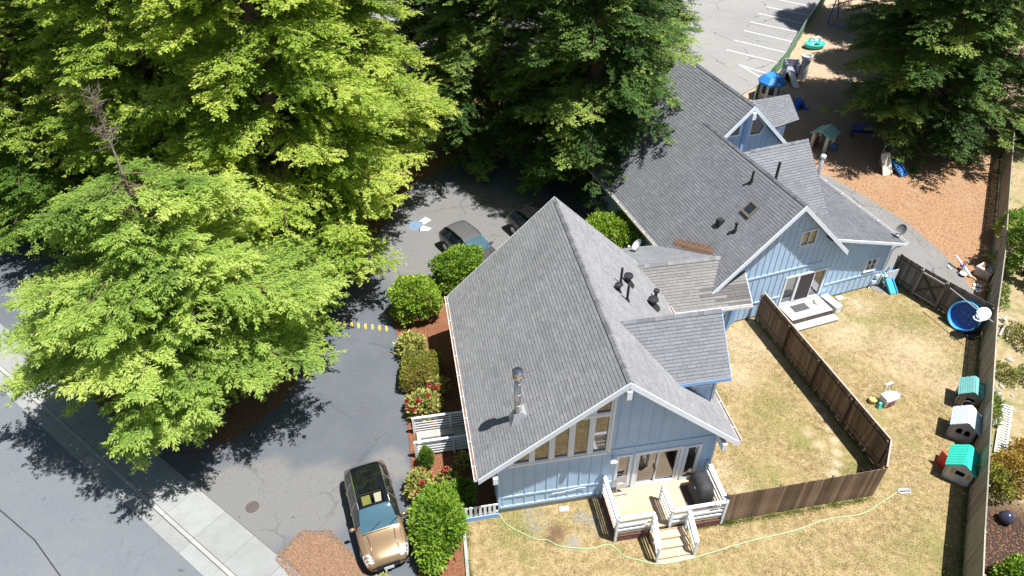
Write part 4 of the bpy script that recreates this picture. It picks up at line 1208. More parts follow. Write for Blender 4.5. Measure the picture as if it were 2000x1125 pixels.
shrub('shrub', 'large round green shrub in front of the grey car', 'shrub', (-2.75, 30.2), (1.75, 1.6, 1.35), 9000, .17, .042, 'fol_shrub', 2)
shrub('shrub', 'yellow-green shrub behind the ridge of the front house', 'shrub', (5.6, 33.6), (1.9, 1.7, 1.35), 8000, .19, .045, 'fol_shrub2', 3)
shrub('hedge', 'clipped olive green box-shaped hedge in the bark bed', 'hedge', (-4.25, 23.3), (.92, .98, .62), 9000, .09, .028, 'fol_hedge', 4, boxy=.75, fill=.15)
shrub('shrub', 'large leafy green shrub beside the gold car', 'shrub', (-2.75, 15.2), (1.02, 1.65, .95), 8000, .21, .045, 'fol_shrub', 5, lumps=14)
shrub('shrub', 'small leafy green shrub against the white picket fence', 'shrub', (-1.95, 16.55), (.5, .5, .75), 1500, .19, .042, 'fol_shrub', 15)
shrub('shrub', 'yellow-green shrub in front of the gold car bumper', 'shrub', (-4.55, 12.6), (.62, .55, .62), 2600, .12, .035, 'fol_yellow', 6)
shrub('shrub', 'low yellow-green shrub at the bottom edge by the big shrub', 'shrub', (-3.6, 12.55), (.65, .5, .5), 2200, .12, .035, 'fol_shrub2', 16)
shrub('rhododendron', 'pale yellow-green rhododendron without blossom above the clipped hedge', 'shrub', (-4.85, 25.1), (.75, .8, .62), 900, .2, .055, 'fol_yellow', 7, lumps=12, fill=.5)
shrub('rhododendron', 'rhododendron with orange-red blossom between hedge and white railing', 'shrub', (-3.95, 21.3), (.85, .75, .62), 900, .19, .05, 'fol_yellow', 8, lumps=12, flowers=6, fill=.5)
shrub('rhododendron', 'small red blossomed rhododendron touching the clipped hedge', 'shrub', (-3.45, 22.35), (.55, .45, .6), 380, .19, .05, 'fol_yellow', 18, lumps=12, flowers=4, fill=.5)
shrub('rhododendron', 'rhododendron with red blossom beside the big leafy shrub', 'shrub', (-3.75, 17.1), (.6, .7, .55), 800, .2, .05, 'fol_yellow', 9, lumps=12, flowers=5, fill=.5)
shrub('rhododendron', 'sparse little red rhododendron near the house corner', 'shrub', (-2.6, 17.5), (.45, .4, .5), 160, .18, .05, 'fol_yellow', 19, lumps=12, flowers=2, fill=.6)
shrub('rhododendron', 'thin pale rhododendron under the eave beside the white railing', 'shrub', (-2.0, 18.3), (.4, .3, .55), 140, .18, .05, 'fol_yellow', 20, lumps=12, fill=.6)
cy = thing('cypress_shrub', 'small pointed cypress below the white railing', 'shrub', (-3.55, 18.35, .02))
V, T = shrub_mesh(31, .36, .36, .5, 2200, .13, .02, 6, 0, .3)
V[:, :, :2] *= (1.15 - np.clip(V[:, :1, 2:3], 0, 1.2) * .55)
V[:, :, 2] *= 1.35
np_mesh('foliage', V.reshape(-1, 3), np.arange(len(V) * 4).reshape(-1, 4), M['fol_mid'], T, cy)
MB().tube((0, 0, -.05), (0, 0, .8), .03, .01, 6).build('stem', M['bark'], cy)
# beyond the long fence
shrub('shrub', 'yellow and orange leaved shrub beyond the long fence', 'shrub', (20.3, 17.6), (.95, .95, .8), 2600, .13, .035, 'fol_orange', 41, lumps=12)
shrub('shrub', 'olive shrub against the outer side of the long fence', 'shrub', (19.3, 17.2), (.7, .8, .75), 1800, .13, .035, 'fol_hedge', 42, lumps=12)
shrub('shrub', 'bright green shrub in the bottom right corner', 'shrub', (18.2, 13.1), (.75, .8, .7), 2600, .14, .04, 'fol_shrub', 43)
shrub('shrub', 'dark green shrub at the right edge above the weedy yard', 'shrub', (29.6, 34.0), (1.4, 1.6, 1.2), 3500, .18, .05, 'fol_mid', 44)
shrub('shrub', 'yellowing shrub on the right edge below the ladder', 'shrub', (21.6, 18.6), (.8, .8, .6), 1600, .13, .035, 'fol_orange', 45)
shrub('weed_clump', 'leafy green weeds with pale flowers around the white ladder', 'plant', (21.5, 21.6), (.6, 1.5, .32), 1600, .14, .04, 'fol_weed', 46, lumps=14, flowers=16, rz=-.4, fmat='fol_white')
shrub('weed_clump', 'tangled dry weeds beside the driftwood pile', 'plant', (25.6, 25.9), (.8, 1.1, .3), 900, .15, .03, 'fol_hedge', 51, lumps=14)
shrub('weed_clump', 'green weeds between the rocks and the right edge', 'plant', (24.6, 23.2), (.7, .9, .28), 900, .14, .035, 'fol_weed', 52, lumps=14)
shrub('weed_clump', 'green weeds hugging the far side of the boundary fence', 'plant', (25.9, 29.1), (.5, 1.2, .4), 1000, .14, .035, 'fol_weed', 53, lumps=14, rz=-.5)
shrub('weed_clump', 'low olive weeds above the ladder and rocks', 'plant', (23.4, 23.6), (.5, .8, .22), 600, .13, .03, 'fol_hedge', 54, lumps=14)
shrub('shrub', 'broad green shrub at the right edge under the young conifer', 'shrub', (28.9, 29.6), (1.0, 1.2, .8), 1800, .16, .045, 'fol_mid', 55, lumps=12)
# ------------------------------------------------------------------ cars
def carpaint(name, c, metal=.35, rough=.28):
    t = NT(name)
    f = t.noise(t.pos(obj=True), 40, 3)
    t.col(t.mix(1.0, c, t.rng(f, .3, .7, .93, 1.07), 'MULTIPLY')).set(rough, metal, .5)
    t.b.inputs['Coat Weight'].default_value = .6; t.b.inputs['Coat Roughness'].default_value = .06
    return t.m
M['carglass'] = NT('car_glass').col((.012, .02, .025)).set(.03, 0, .9).m
M['windscreen'] = NT('windscreen_glass').col((.06, .13, .17)).set(.03, .22, .9).m
M['chrome'] = NT('chrome').col((.75, .74, .72)).set(.15, 1.0).m
M['rim'] = NT('alloy').col((.5, .5, .5)).set(.3, 1.0).m
M['lampglass'] = NT('lamp_glass').col((.75, .78, .8)).set(.08, .4, .8).m
M['redlamp'] = NT('red_lamp').col((.35, .02, .02)).set(.15, 0, .6).m

def cr_interp(xs, ys, x):
    """monotone cubic through the control points"""
    xs = np.asarray(xs, float); ys = np.asarray(ys, float); h = np.diff(xs); dl = np.diff(ys) / h
    m = np.zeros(len(xs)); m[1:-1] = np.where(dl[:-1] * dl[1:] > 0, 2 * dl[:-1] * dl[1:] / (dl[:-1] + dl[1:] + 1e-12), 0); m[0] = dl[0]; m[-1] = dl[-1]
    i = np.clip(np.searchsorted(xs, x) - 1, 0, len(xs) - 2); t = (x - xs[i]) / h[i]
    return ys[i] * (2 * t ** 3 - 3 * t ** 2 + 1) + m[i] * h[i] * (t ** 3 - 2 * t ** 2 + t) + ys[i + 1] * (-2 * t ** 3 + 3 * t ** 2) + m[i + 1] * h[i] * (t ** 3 - t ** 2)

def car(label, loc, rz, paint, roofmat, open_roof=False, group=None, L=4.45, W=1.78, Hh=1.6):
    t = thing('parked_car', label, 'car', loc, rz, group)
    k = L / 4.5
    # stations measured from the nose (0) to the tail (4.5)
    xs = [0, .06, .2, .5, 1.1, 1.25, 1.6, 2.0, 2.4, 3.0, 3.6, 3.95, 4.15, 4.3, 4.42, 4.5]
    top = [.62, .76, .86, .95, 1.05, 1.10, 1.34, 1.54, 1.60, 1.61, 1.57, 1.49, 1.33, 1.12, 1.0, .66]
    hw = [.60, .70, .79, .85, .88, .885, .89, .89, .89, .89, .885, .87, .85, .82, .77, .68]       # widest half width
    belt = [.58, .70, .78, .86, .94, .95, .98, 1.0, 1.0, 1.01, 1.03, 1.05, 1.05, 1.02, .94, .62]
    rw = [.40, .50, .60, .66, .70, .70, .65, .585, .575, .57, .56, .55, .56, .60, .60, .52]       # roof or bonnet edge
    bot = [.36, .3, .24, .22, .22, .22, .22, .22, .22, .22, .22, .22, .26, .32, .36, .42]
    X = np.unique(np.concatenate([np.linspace(0, 4.5, 64), [1.18, 1.98, 2.08, 2.62, 3.78, 4.0, 4.27]]))
    f = lambda y: cr_interp(xs, y, X)
    TP, HW, BL, RW, BT = f(top), f(hw), f(belt), f(rw), f(bot)
    sc = W / 1.78; sz = Hh / 1.61
    n = len(X)
    rings = []
    for i in range(n):
        x = X[i]
        glass = min(1, max(0, (x - 1.1) / .15)) * min(1, max(0, (4.4 - x) / .15))
        edge_drop = .055 - .015 * glass
        w, b, r, tp, bt = HW[i], BL[i], RW[i], TP[i], BT[i]
        re = tp - edge_drop
        pts = [(0, bt), (w * .8, bt), (w * .96, bt + .07), (w * .985, bt + .25), (w, (b * .6 + bt * .4)), (w * .985, b - .06), (w * .955, b), (.5 * (w * .95 + r) + .015, .5 * (b + re) + .02), (r, re), (r * .72, tp - .014), (r * .36, tp - .003), (0, tp)]
        rings.append([(px * sc, (L / 2 - x * k), pz * sz) for px, pz in pts])
    nr = len(rings[0])
    P = np.array(rings)
    def grid(sel, name, mat, smooth=True, lift=0.0, sides=(1, -1)):
        V, F = [], []
        idx = {}
        def vid(i, j, s):
            key = (i, j, s if j not in (0, nr - 1) else 1)
            if key not in idx:
                p = P[i, j].copy(); p[0] *= s
                if lift:
                    q = np.array([p[0], 0, p[2] - .7]); q /= max(1e-6, np.linalg.norm(q)); p = p + q * lift
                idx[key] = len(V); V.append(tuple(p))
            return idx[key]
        for i in range(n - 1):
            for j in range(nr - 1):
                if not sel((X[i] + X[i + 1]) / 2, j): continue
                for s in sides:
                    q = [vid(i, j, s), vid(i + 1, j, s), vid(i + 1, j + 1, s), vid(i, j + 1, s)]
                    q2 = []
                    for a in q:
                        if a not in q2: q2.append(a)
                    F.append(tuple(q2 if s == 1 else q2[::-1]))
        m_ = MB(); m_.v = V; m_.f = F; m_.m = [0] * len(F); m_.t = [.5] * len(F)
        return m_.build(name, mat, t, smooth=smooth)
    is_ws = lambda x, j: 1.2 < x < 1.98 and j >= 8
    is_rw = lambda x, j: 3.98 < x < 4.27 and j >= 8
    is_roof = lambda x, j: 1.98 <= x <= 3.98 and j >= 8
    pill = lambda x: not (2.36 < x < 2.45 or 3.28 < x < 3.37)
    is_side = lambda x, j: 1.5 < x < 3.98 and j in (6, 7) and pill(x)
    hole = lambda x, j: open_roof and 2.08 < x < 2.62 and j >= 9
    special = lambda x, j: is_ws(x, j) or is_rw(x, j) or is_side(x, j)
    grid(lambda x, j: not special(x, j) and not is_roof(x, j), 'body', paint)
    grid(is_ws, 'windscreen', M['windscreen']); grid(is_rw, 'rear_window', M['carglass'])
    grid(lambda x, j: is_roof(x, j) and not hole(x, j), 'roof', roofmat)
    for s in (1, -1):
        for lo, hi in ((1.4, 2.4), (2.4, 3.32), (3.32, 4.2)):
            grid(lambda x, j: is_side(x, j) and lo < x < hi, 'side_window', M['carglass'], sides=(s,))
    # nose and tail caps
    for i, nm in ((0, 'front_bumper'), (n - 1, 'rear_bumper')):
        ring_ = [tuple(P[i, j]) for j in range(nr)] + [(-P[i, j][0], P[i, j][1], P[i, j][2]) for j in range(nr - 2, 0, -1)]
        m_ = MB(); m_.quad(*ring_); m_.build(nm, paint, t)
    # roof rails
    for s in (1, -1):
        xi = np.linspace(2.0, 3.85, 9)
        rwx = cr_interp(xs, rw, xi); tpx = cr_interp(xs, top, xi)
        MB().path([(s * (a + .005) * sc, L / 2 - x * k, (b - .012 + (.03 if 0 < q < 8 else -.02)) * sz) for q, (x, a, b) in enumerate(zip(xi, rwx, tpx))], .022, 6).build('roof_rail', M['chrome'], t)
    # wheels
    for x in (.82, 3.6):
        for s in (1, -1):
            wy = L / 2 - x * k; wx = s * (W / 2 - .115)
            wh = MB().tube((wx - .11, wy, .34), (wx + .11, wy, .34), .34, n=28); wo = wh.build('wheel', M['blackrubber'], t)
            MB().tube((wx + s * .10, wy, .34), (wx + s * .118, wy, .34), .22, n=20).build('rim', M['rim'], wo)
            ar = MB()
            for a in range(14):
                a0, a1 = math.pi * a / 14, math.pi * (a + 1) / 14
                xo = s * (W / 2 + .003)
                ar.hexa([(xo - s * .2, wy + math.cos(q) * rr_, .34 + math.sin(q) * rr_) for q, rr_ in ((a0, .36), (a1, .36), (a1, .42), (a0, .42))] + [(xo, wy + math.cos(q) * rr_, .34 + math.sin(q) * rr_) for q, rr_ in ((a0, .36), (a1, .36), (a1, .42), (a0, .42))])
            ar.build('wheel_arch', M['black'], t)
    # mirrors, lamps, grille, plates, handles, wipers
    for s in (1, -1):
        mo = MB(); mo.lathe([(.01, -.085), (.07, -.07), (.095, 0), (.075, .06), (.01, .085)], 12, sx=1.25, sy=.8)
        mir = mo.build('wing_mirror', paint, t, smooth=True, loc=(s * (W / 2 + .09), L / 2 - 1.55 * k, 1.04 * sz))
        MB().beam((0, 0, -.03), (-s * .16, .03, -.06), .05, .05).build('mirror_arm', M['black'], mir)
        hl = MB()
        for a, b in ((.10, .18), (.18, .30), (.30, .46)):
            def ep(x, wf, dz):
                return Vector((s * np.interp(x, xs, hw) * wf * sc, L / 2 - x * k + .012, (np.interp(x, xs, belt) + dz) * sz))
            hl.quad(ep(a, .62, .075), ep(b, .74, .075), ep(b, .99, .005), ep(a, .98, -.05))
            hl.quad(ep(a, .98, -.05), ep(b, .99, .005), ep(b, 1.015, -.10), ep(a, 1.015, -.13))
        hl.build('headlight', M['lampglass'], t)
        tl = MB(); y = L / 2 - 4.36 * k
        tl.hexa([(s * .62 * sc, y - .09, .84), (s * .79 * sc, y + .03, .84), (s * .79 * sc, y + .10, .84), (s * .62 * sc, y + .05, .84), (s * .62 * sc, y - .05, 1.02), (s * .77 * sc, y + .05, .98), (s * .77 * sc, y + .12, .98), (s * .62 * sc, y + .1, 1.02)]); tl.build('tail_light', M['redlamp'], t)
        for x in (2.25, 3.2):
            MB().beam((s * (W / 2 + .004), L / 2 - x * k, .88), (s * (W / 2 + .004), L / 2 - x * k - .18, .885), .035, .03).build('door_handle', M['chrome'], t)
        for x in (1.35, 2.4, 3.35):
            MB().beam((s * (W / 2 - .004), L / 2 - x * k, .36), (s * (W / 2 - .006), L / 2 - x * k, .88), .012, .012).build('door_seam', M['black'], t)
        MB().beam((s * .34, L / 2 - 1.22 * k, 1.1 * sz), (s * .34 - .42, L / 2 - 1.42 * k, 1.25 * sz), .018, .018).build('wiper', M['black'], t)
        MB().path([(s * .5, L / 2 - .3 * k, .905 * sz), (s * .46, L / 2 - .7 * k, .992 * sz), (s * .5, L / 2 - 1.1 * k, 1.045 * sz)], .02, 5).build('bonnet_crease', paint, t, smooth=True)
    for s in (1, -1):
        xi = np.linspace(.3, 1.16, 10); rwx = cr_interp(xs, rw, xi); tpx = cr_interp(xs, top, xi)
        MB().path([(s * (a_ + .012) * sc, L / 2 - x_ * k, (b_ - .052) * sz) for x_, a_, b_ in zip(xi, rwx, tpx)], .007, 4).build('bonnet_seam', M['black'], t)
    MB().path([(u_ * .68 * sc, L / 2 - 1.17 * k, (1.085 - .03 * u_ * u_) * sz) for u_ in np.linspace(-1, 1, 9)], .016, 4).build('cowl_strip', M['black'], t)
    gr = MB()
    for q in range(5): gr.beam((-.42, L / 2 + .004 - .0 * q, .42 + q * .055), (.42, L / 2 + .004, .42 + q * .055), .03, .025)
    gr.build('grille', M['black'], t)
    box('number_plate', (.36, .012, .15), (0, L / 2 + .025, .38), M['white'], t)
    box('number_plate', (.36, .012, .15), (0, -L / 2 - .012, .62), M['white'], t)
    return t

gold = car('metallic gold crossover with an open black glass sunroof in the driveway', (-5.27, 15.75, .005), R(200.5), carpaint('gold_paint', (.33, .225, .13), .55, .28), NT('black_glass_roof').col((.006, .007, .009)).set(.03, 0, .6).m, True)
# what shows through the open sunroof
y0, y1 = 2.225 - 2.08 * .989, 2.225 - 2.62 * .989
well = MB()
well.box(-.46, .46, y1, y0, .9, .93); well.box(-.46, -.43, y1, y0, .93, 1.5); well.box(.43, .46, y1, y0, .93, 1.5); well.box(-.43, .43, y1 - .02, y1 + .01, .93, 1.5); well.box(-.43, .43, y0 - .01, y0 + .02, .93, 1.5)
well.build('sunroof_well', plain('cabin_black', (.02, .02, .02), .8), gold)
for s in (-1, 1):
    st = MB().hexa([(s * .24 - .17, y1 + .05, .95), (s * .24 + .17, y1 + .05, .95), (s * .24 + .17, y0 - .05, .95), (s * .24 - .17, y0 - .05, .95), (s * .24 - .17, y1 + .03, 1.42), (s * .24 + .17, y1 + .03, 1.42), (s * .24 + .17, y0 - .22, 1.2), (s * .24 - .17, y0 - .22, 1.2)])
    st.build('seat', plain('cream_seat' if s < 0 else 'yellow_cloth', (.3, .29, .2) if s < 0 else (.13, .14, .02), .8), gold, bevel=.03)
car('dark grey crossover with silver roof rails behind the round shrub', (-2.35, 32.85, .005), R(217.7), carpaint('grey_paint', (.085, .085, .09), .3, .3), carpaint('grey_roof', (.11, .11, .115), .2, .35))
car('black crossover half hidden behind the front house ridge', (1.55, 34.5, .005), R(215.5), carpaint('black_paint', (.012, .011, .012), .1, .2), carpaint('black_roof', (.01, .01, .011), .1, .2), Hh=1.68)

# ------------------------------------------------------------------ front deck
DK = thing('front_deck', 'timber deck with pale blue railings and steps at the front house door', 'deck', A_LOC, A_RZ)
zd = .5
u0, u1, v0, v1 = 4.98, 9.25, -1.52, .38
nb = 14
for k in range(nb):
    v = v0 + (k + .5) * (v1 - v0) / nb
    box('deck_board', (u1 - u0 + .02, (v1 - v0) / nb - .006, .035), ((u0 + u1) / 2 + rs.uniform(-.006, .006), v, zd - .018 + rs.uniform(-.0015, .0015)), M['deck'], DK)
box('joist_frame', (u1 - u0 - .04, v1 - v0 - .04, .14), ((u0 + u1) / 2, (v0 + v1) / 2, zd - .11), M['deck'], DK)
for k in range(7):
    box('support_post', (.09, .09, .5), (u0 + .1 + k * (u1 - u0 - .2) / 6, v0 + .06, .2), M['fence'], DK)
def railing(p, q, z0p, z0q, h, house, n=3, post0=True, post1=True, cap=.13, mat=None, down=.0):
    p = Vector((*p, 0)); q = Vector((*q, 0)); mat = mat or M['fascia']
    a = p + V3(0, 0, z0p + h); b = q + V3(0, 0, z0q + h)
    MB().beam(a, b, cap, .045).build('rail_cap', M['white'], house)
    for k in range(n):
        f = .14 + (h - .24) * (k + .2) / n
        MB().beam(p + V3(0, 0, z0p + f), q + V3(0, 0, z0q + f), .032, .11).build('rail_slat', mat, house)
    for on, w, zz in ((post0, p, z0p), (post1, q, z0q)):
        if on: box('rail_post', (.09, .09, h + down + zz), (w.x, w.y, (zz + h - (down + zz) * 0) / 2 - .02), mat, house)
Hh_ = 1.0
railing((u0, v1), (u0, v0), zd, zd, Hh_, DK)
railing((u0, v0), (6.38, v0), zd, zd, Hh_, DK, post0=False)
railing((7.1, -.38), (7.1, v0), zd, zd, Hh_, DK)
railing((7.1, v0), (9.25, v0), zd, zd, Hh_, DK, post0=False)
railing((9.25, v1), (9.25, v0), zd, zd, Hh_, DK, post1=False)
railing((6.38, v0 - .06), (6.27, -2.62), zd, .05, .92, DK, n=2, post0=False)
railing((7.74, v0 - .06), (7.74, -2.6), zd, .05, .92, DK, n=2, post0=True)
for k, (v, z) in enumerate(((-1.66, .375), (-1.98, .25), (-2.3, .125))):
    for q in range(2):
        box('tread_board', (1.36, .155, .035), (7.02, v - .06 - q * .16, z), M['deck'], DK)
    box('riser_board', (1.34, .025, .11), (7.02, v + .035, z - .0 + .05 - .02), M['deck'], DK)
box('tread_board', (1.4, .3, .035), (7.02, -2.6, .03), M['deck'], DK)
for s_ in (6.34, 7.7):
    MB().hexa([(s_ - .02, v0, .0), (s_ + .02, v0, .0), (s_ + .02, -2.65, .0), (s_ - .02, -2.65, .0), (s_ - .02, v0, .36), (s_ + .02, v0, .36), (s_ + .02, -2.65, .05), (s_ - .02, -2.65, .05)]).build('stair_stringer', M['deck'], DK)
def lattice(p, q, z0, z1, name='lattice_skirt'):
    p = Vector((*p, 0)); q = Vector((*q, 0)); L_ = (q - p).length; d_ = (q - p) / L_; h = z1 - z0; b = MB()
    k = -h
    while k < L_:
        for sg in (1, -1):
            a0, a1 = max(0, k), min(L_, k + h)
            if a1 - a0 > .02:
                t0, t1 = (a0 - k) / h, (a1 - k) / h
                zz0, zz1 = (z0 + h * t0, z0 + h * t1) if sg == 1 else (z1 - h * t0, z1 - h * t1)
                off = Vector((-d_.y, d_.x, 0)) * (.006 * sg)
                b.beam(p + d_ * a0 + V3(0, 0, zz0) + off, p + d_ * a1 + V3(0, 0, zz1) + off, .008, .03, up=Vector((-d_.y, d_.x, 0)).cross(d_ * (a1 - a0) + V3(0, 0, zz1 - zz0)))
        k += .085
    b.beam(p + V3(0, 0, z1 - .015), q + V3(0, 0, z1 - .015), .03, .04); b.beam(p + V3(0, 0, z0 + .015), q + V3(0, 0, z0 + .015), .03, .04)
    o = b.build(name, M['lattice'], DK, fix=False); o['kind'] = 'stuff'
lattice((u0, v0 - .03), (6.3, v0 - .03), .03, .36); lattice((7.8, v0 - .03), (u1, v0 - .03), .03, .36); lattice((u0 - .03, v1), (u0 - .03, v0), .03, .36)
# covered grill, its mat, folding chair, stone
GR = thing('covered_grill', 'barbecue under a black cloth cover on the deck', 'grill', (*Aw(8.68, -.5), zd), A_RZ)
b = MB()
rows = [(.34, .50, .0), (.36, .53, .25), (.36, .56, .6), (.34, .58, .78), (.29, .5, .98), (.2, .36, 1.1), (.05, .2, 1.14)]
rg = random.Random(3)
n = 28
for r_ in rows:
    for i in range(n):
        a = 2 * math.pi * i / n; e = .42
        cx_, sy_ = math.cos(a), math.sin(a)
        w = 1 + .035 * math.sin(a * 9 + r_[2] * 3) * (1 - r_[2] / 1.3)
        b.v.append((math.copysign(abs(cx_) ** e, cx_) * r_[0] * w, math.copysign(abs(sy_) ** e, sy_) * r_[1] * w, r_[2]))
for k in range(len(rows) - 1):
    for i in range(n):
        j = (i + 1) % n; b.f.append((k * n + i, k * n + j, (k + 1) * n + j, (k + 1) * n + i)); b.m.append(0); b.t.append(.5)
b.f.append(tuple((len(rows) - 1) * n + i for i in range(n))); b.m.append(0); b.t.append(.5)
b.build('cover', M['cover'], GR, smooth=True)
box('sewn_label', (.012, .09, .07), (-.33, -.1, .8), M['white'], GR, (0, .35, 0))
gm = MB().box(-.55, .42, -.62, .6, .003, .015).build('grill_mat', plain('brown_mat', (.12, .085, .075), .9), None, loc=(*Aw(8.6, -.52), zd), rz=A_RZ)
tag(gm, 'dark brown mat lying under the covered grill', 'mat')
FC = thing('folding_chair', 'grey folding chair leaning beside the sliding door', 'chair', (*Aw(5.66, .2), zd), A_RZ)
for s in (-.2, .2):
    MB().path([(s, -.18, .02), (s, .0, .45), (s, .1, .85)], .014, 6).build('side_tube', M['galv'], FC)
MB().path([(-.2, .1, .85), (-.15, .12, .92), (.15, .12, .92), (.2, .1, .85)], .014, 6).build('top_tube', M['galv'], FC)
MB().hexa([(-.18, .045, .62), (.18, .045, .62), (.18, .06, .62), (-.18, .06, .62), (-.18, .1, .86), (.18, .1, .86), (.18, .115, .86), (-.18, .115, .86)]).build('backrest', plain('chair_grey', (.3, .28, .27), .5), FC)
MB().hexa([(-.18, -.02, .3), (.18, -.02, .3), (.18, .01, .3), (-.18, .01, .3), (-.18, .02, .56), (.18, .02, .56), (.18, .05, .56), (-.18, .05, .56)]).build('seat', plain('chair_seat', (.42, .4, .38), .5), FC)
for z in (.12, .2): MB().beam((-.2, -.14, z), (.2, -.14, z), .02, .02).build('cross_bar', M['galv'], FC)
so = MB().hexa([(-.22, -.12, 0), (.2, -.16, 0), (.24, .1, 0), (-.18, .14, 0), (-.18, -.1, .07), (.17, -.12, .08), (.2, .08, .08), (-.15, .11, .06)]).build('flat_stone', M['stone'], None, bevel=.02, loc=(2.05, 16.33, .0), rz=.2)
tag(so, 'pale flat stone on the lawn below the front wall', 'stone')
# ------------------------------------------------------------------ ramp to the side door, picket fence, edging
RP = thing('entry_ramp', 'white railed boardwalk from the driveway to the side of the front house', 'ramp', A_LOC, A_RZ)
for k in range(20):
    box('floor_board', (.14, 1.2, .035), (-2.05 + k * .146, 4.34, .16), M['fencetop'], RP)
for v in (3.7, 5.0):
    MB().beam((-2.2, v, 1.02), (.7, v, 1.02), .1, .04).build('rail_cap', M['white'], RP)
    for k in range(5): MB().beam((-2.2, v, .2 + k * .16), (.7, v, .2 + k * .16), .025, .058).build('rail_slat', M['white'], RP)
    for u in (-2.2, -.6, .68): box('rail_post', (.1, .1, 1.05), (u, v, .5), M['white'], RP)
MB().box(-1.95, -.5, 3.85, 4.55, .181, .19).build('rubber_runner', plain('runner', (.1, .1, .105), .9), RP)
PF = thing('picket_fence', 'short white picket fence at the left corner of the front house', 'fence', A_LOC, A_RZ)
for k in range(7): box('picket', (.11, .025, .68), (-.5 + k * .185, .3, .56), M['white'], PF)
for z in (.34, .78): box('rail', (1.36, .04, .07), (.08, .34, z), M['white'], PF)
box('kick_board', (1.4, .05, .26), (.07, .29, .12), M['bluetrim'], PF)
ed = MB()
for a, b in zip([(-1.92, 15.82), (-1.74, 14.5), (-1.5, 12.5)], [(-1.74, 14.5), (-1.5, 12.5), (-1.2, 9)]): ed.beam((*a, .03), (*b, .03), .12, .12)
tag(ed.build('lawn_edging', M['kerb'], None), 'narrow concrete edging between lawn and shrubs', 'edging')

# ------------------------------------------------------------------ board fences
def fence(name, label, pts, mat, side=1, h=1.8, bw=.14, gap=.008, rail_side=1, cap=True, post=2.4, topmat=None, lean=.012, capw=.09, seed=1, cat='fence'):
    t = thing(name, label, cat, (pts[0][0], pts[0][1], 0))
    ox, oy = pts[0]
    rr = random.Random(seed)
    for a, b in zip(pts[:-1], pts[1:]):
        gp_ = gap if max(a[1], b[1]) > 21 else min(gap, .002)
        a = Vector((a[0] - ox, a[1] - oy, 0)); b = Vector((b[0] - ox, b[1] - oy, 0)); L_ = (b - a).length; d_ = (b - a) / L_; nn_ = Vector((-d_.y, d_.x, 0)) * rail_side
        rz = math.atan2(d_.y, d_.x); n = int(L_ / (bw + gp_))
        st = L_ / n
        for k in range(n):
            hh = h; bwk = round(st - gp_, 3)
            q = a + d_ * (st * (k + .5)) + nn_ * rr.uniform(-.004, .004)
            box('board', (bwk, .02, hh), (q.x, q.y, hh / 2 + .03 + rr.uniform(-.012, .012)), mat, t, (rr.uniform(-lean, lean) * .6, rr.uniform(-lean, lean), rz + rr.uniform(-.02, .02)))
        for z in (.35, h - .28):
            MB().beam(a + nn_ * .035 + V3(0, 0, z), b + nn_ * .035 + V3(0, 0, z), .045, .09).build('rail', mat, t)
        m = max(1, int(round(L_ / post)))
        for k in range(m + 1):
            q = a + d_ * (L_ * k / m) + nn_ * .1
            box('post', (.09, .09, h - .04), (q.x, q.y, h / 2 - .02), mat, t, (0, 0, rz))
        if cap:
            MB().beam(a + nn_ * .02 + V3(0, 0, h + .06), b + nn_ * .02 + V3(0, 0, h + .06), capw, .035).build('cap_rail', topmat or M['fencetop'], t)
    return t
fence('board_fence', 'brown board fence with pale cap dividing the two back lawns', [(12.7, 27.5), (15.3, 18.3), (14.6, 16.98)], M['fence'], rail_side=-1, cap=True, seed=2, capw=.06)
fence('board_fence', 'dark board fence running from the deck to the fence corner', [(14.58, 16.95), (8.2, 15.74)], M['fence'], rail_side=-1, cap=False, seed=3)
fence('boundary_fence', 'long mossy grey board fence along the right side of the yard', [(15.2, 11.0), (17.0, 14.3), (20.3, 20.2), (23.75, 26.35), (26.4, 30.7), (33.0, 42.2), (36.5, 48.2)], M['fence2'], rail_side=-1, gap=.012, bw=.15, cap=True, capw=.05, seed=4, topmat=M['fence2'])
fence('board_fence', 'weathered dark board fence from the rear house corner to the gate', [(20.95, 30.85), (21.62, 29.62)], M['fence3'], rail_side=-1, cap=False, gap=.002, lean=.004, seed=5, h=1.75)
fence('board_fence', 'weathered board fence from the gate to the boundary fence behind the pool', [(22.4, 28.4), (23.72, 26.5)], M['fence3'], rail_side=-1, cap=False, gap=.002, lean=.004, seed=6, h=1.8)
GT = fence('yard_gate', 'weathered board gate with crossed braces beside the pool', [(21.66, 29.55), (22.36, 28.46)], M['fence3'], rail_side=-1, cap=False, gap=.002, lean=.004, seed=7, h=1.78, post=9, cat='gate')
ga, gb = Vector((0, 0, 0)), Vector((.70, -1.09, 0)); gn = Vector((-.842, -.54, 0)) * .075
for za, zb in ((.3, 1.5), (1.5, .3)):
    MB().beam(ga + gn + V3(0, 0, za), gb + gn + V3(0, 0, zb), .03, .07).build('brace', M['black'], GT)
MB().beam(ga + gn + V3(0, 0, 1.58), gb + gn + V3(0, 0, 1.58), .04, .08).build('top_rail', M['fencetop'], GT)
MB().beam(ga + gn + V3(0, 0, .2), gb + gn + V3(0, 0, .2), .04, .08).build('bottom_rail', M['fencetop'], GT)

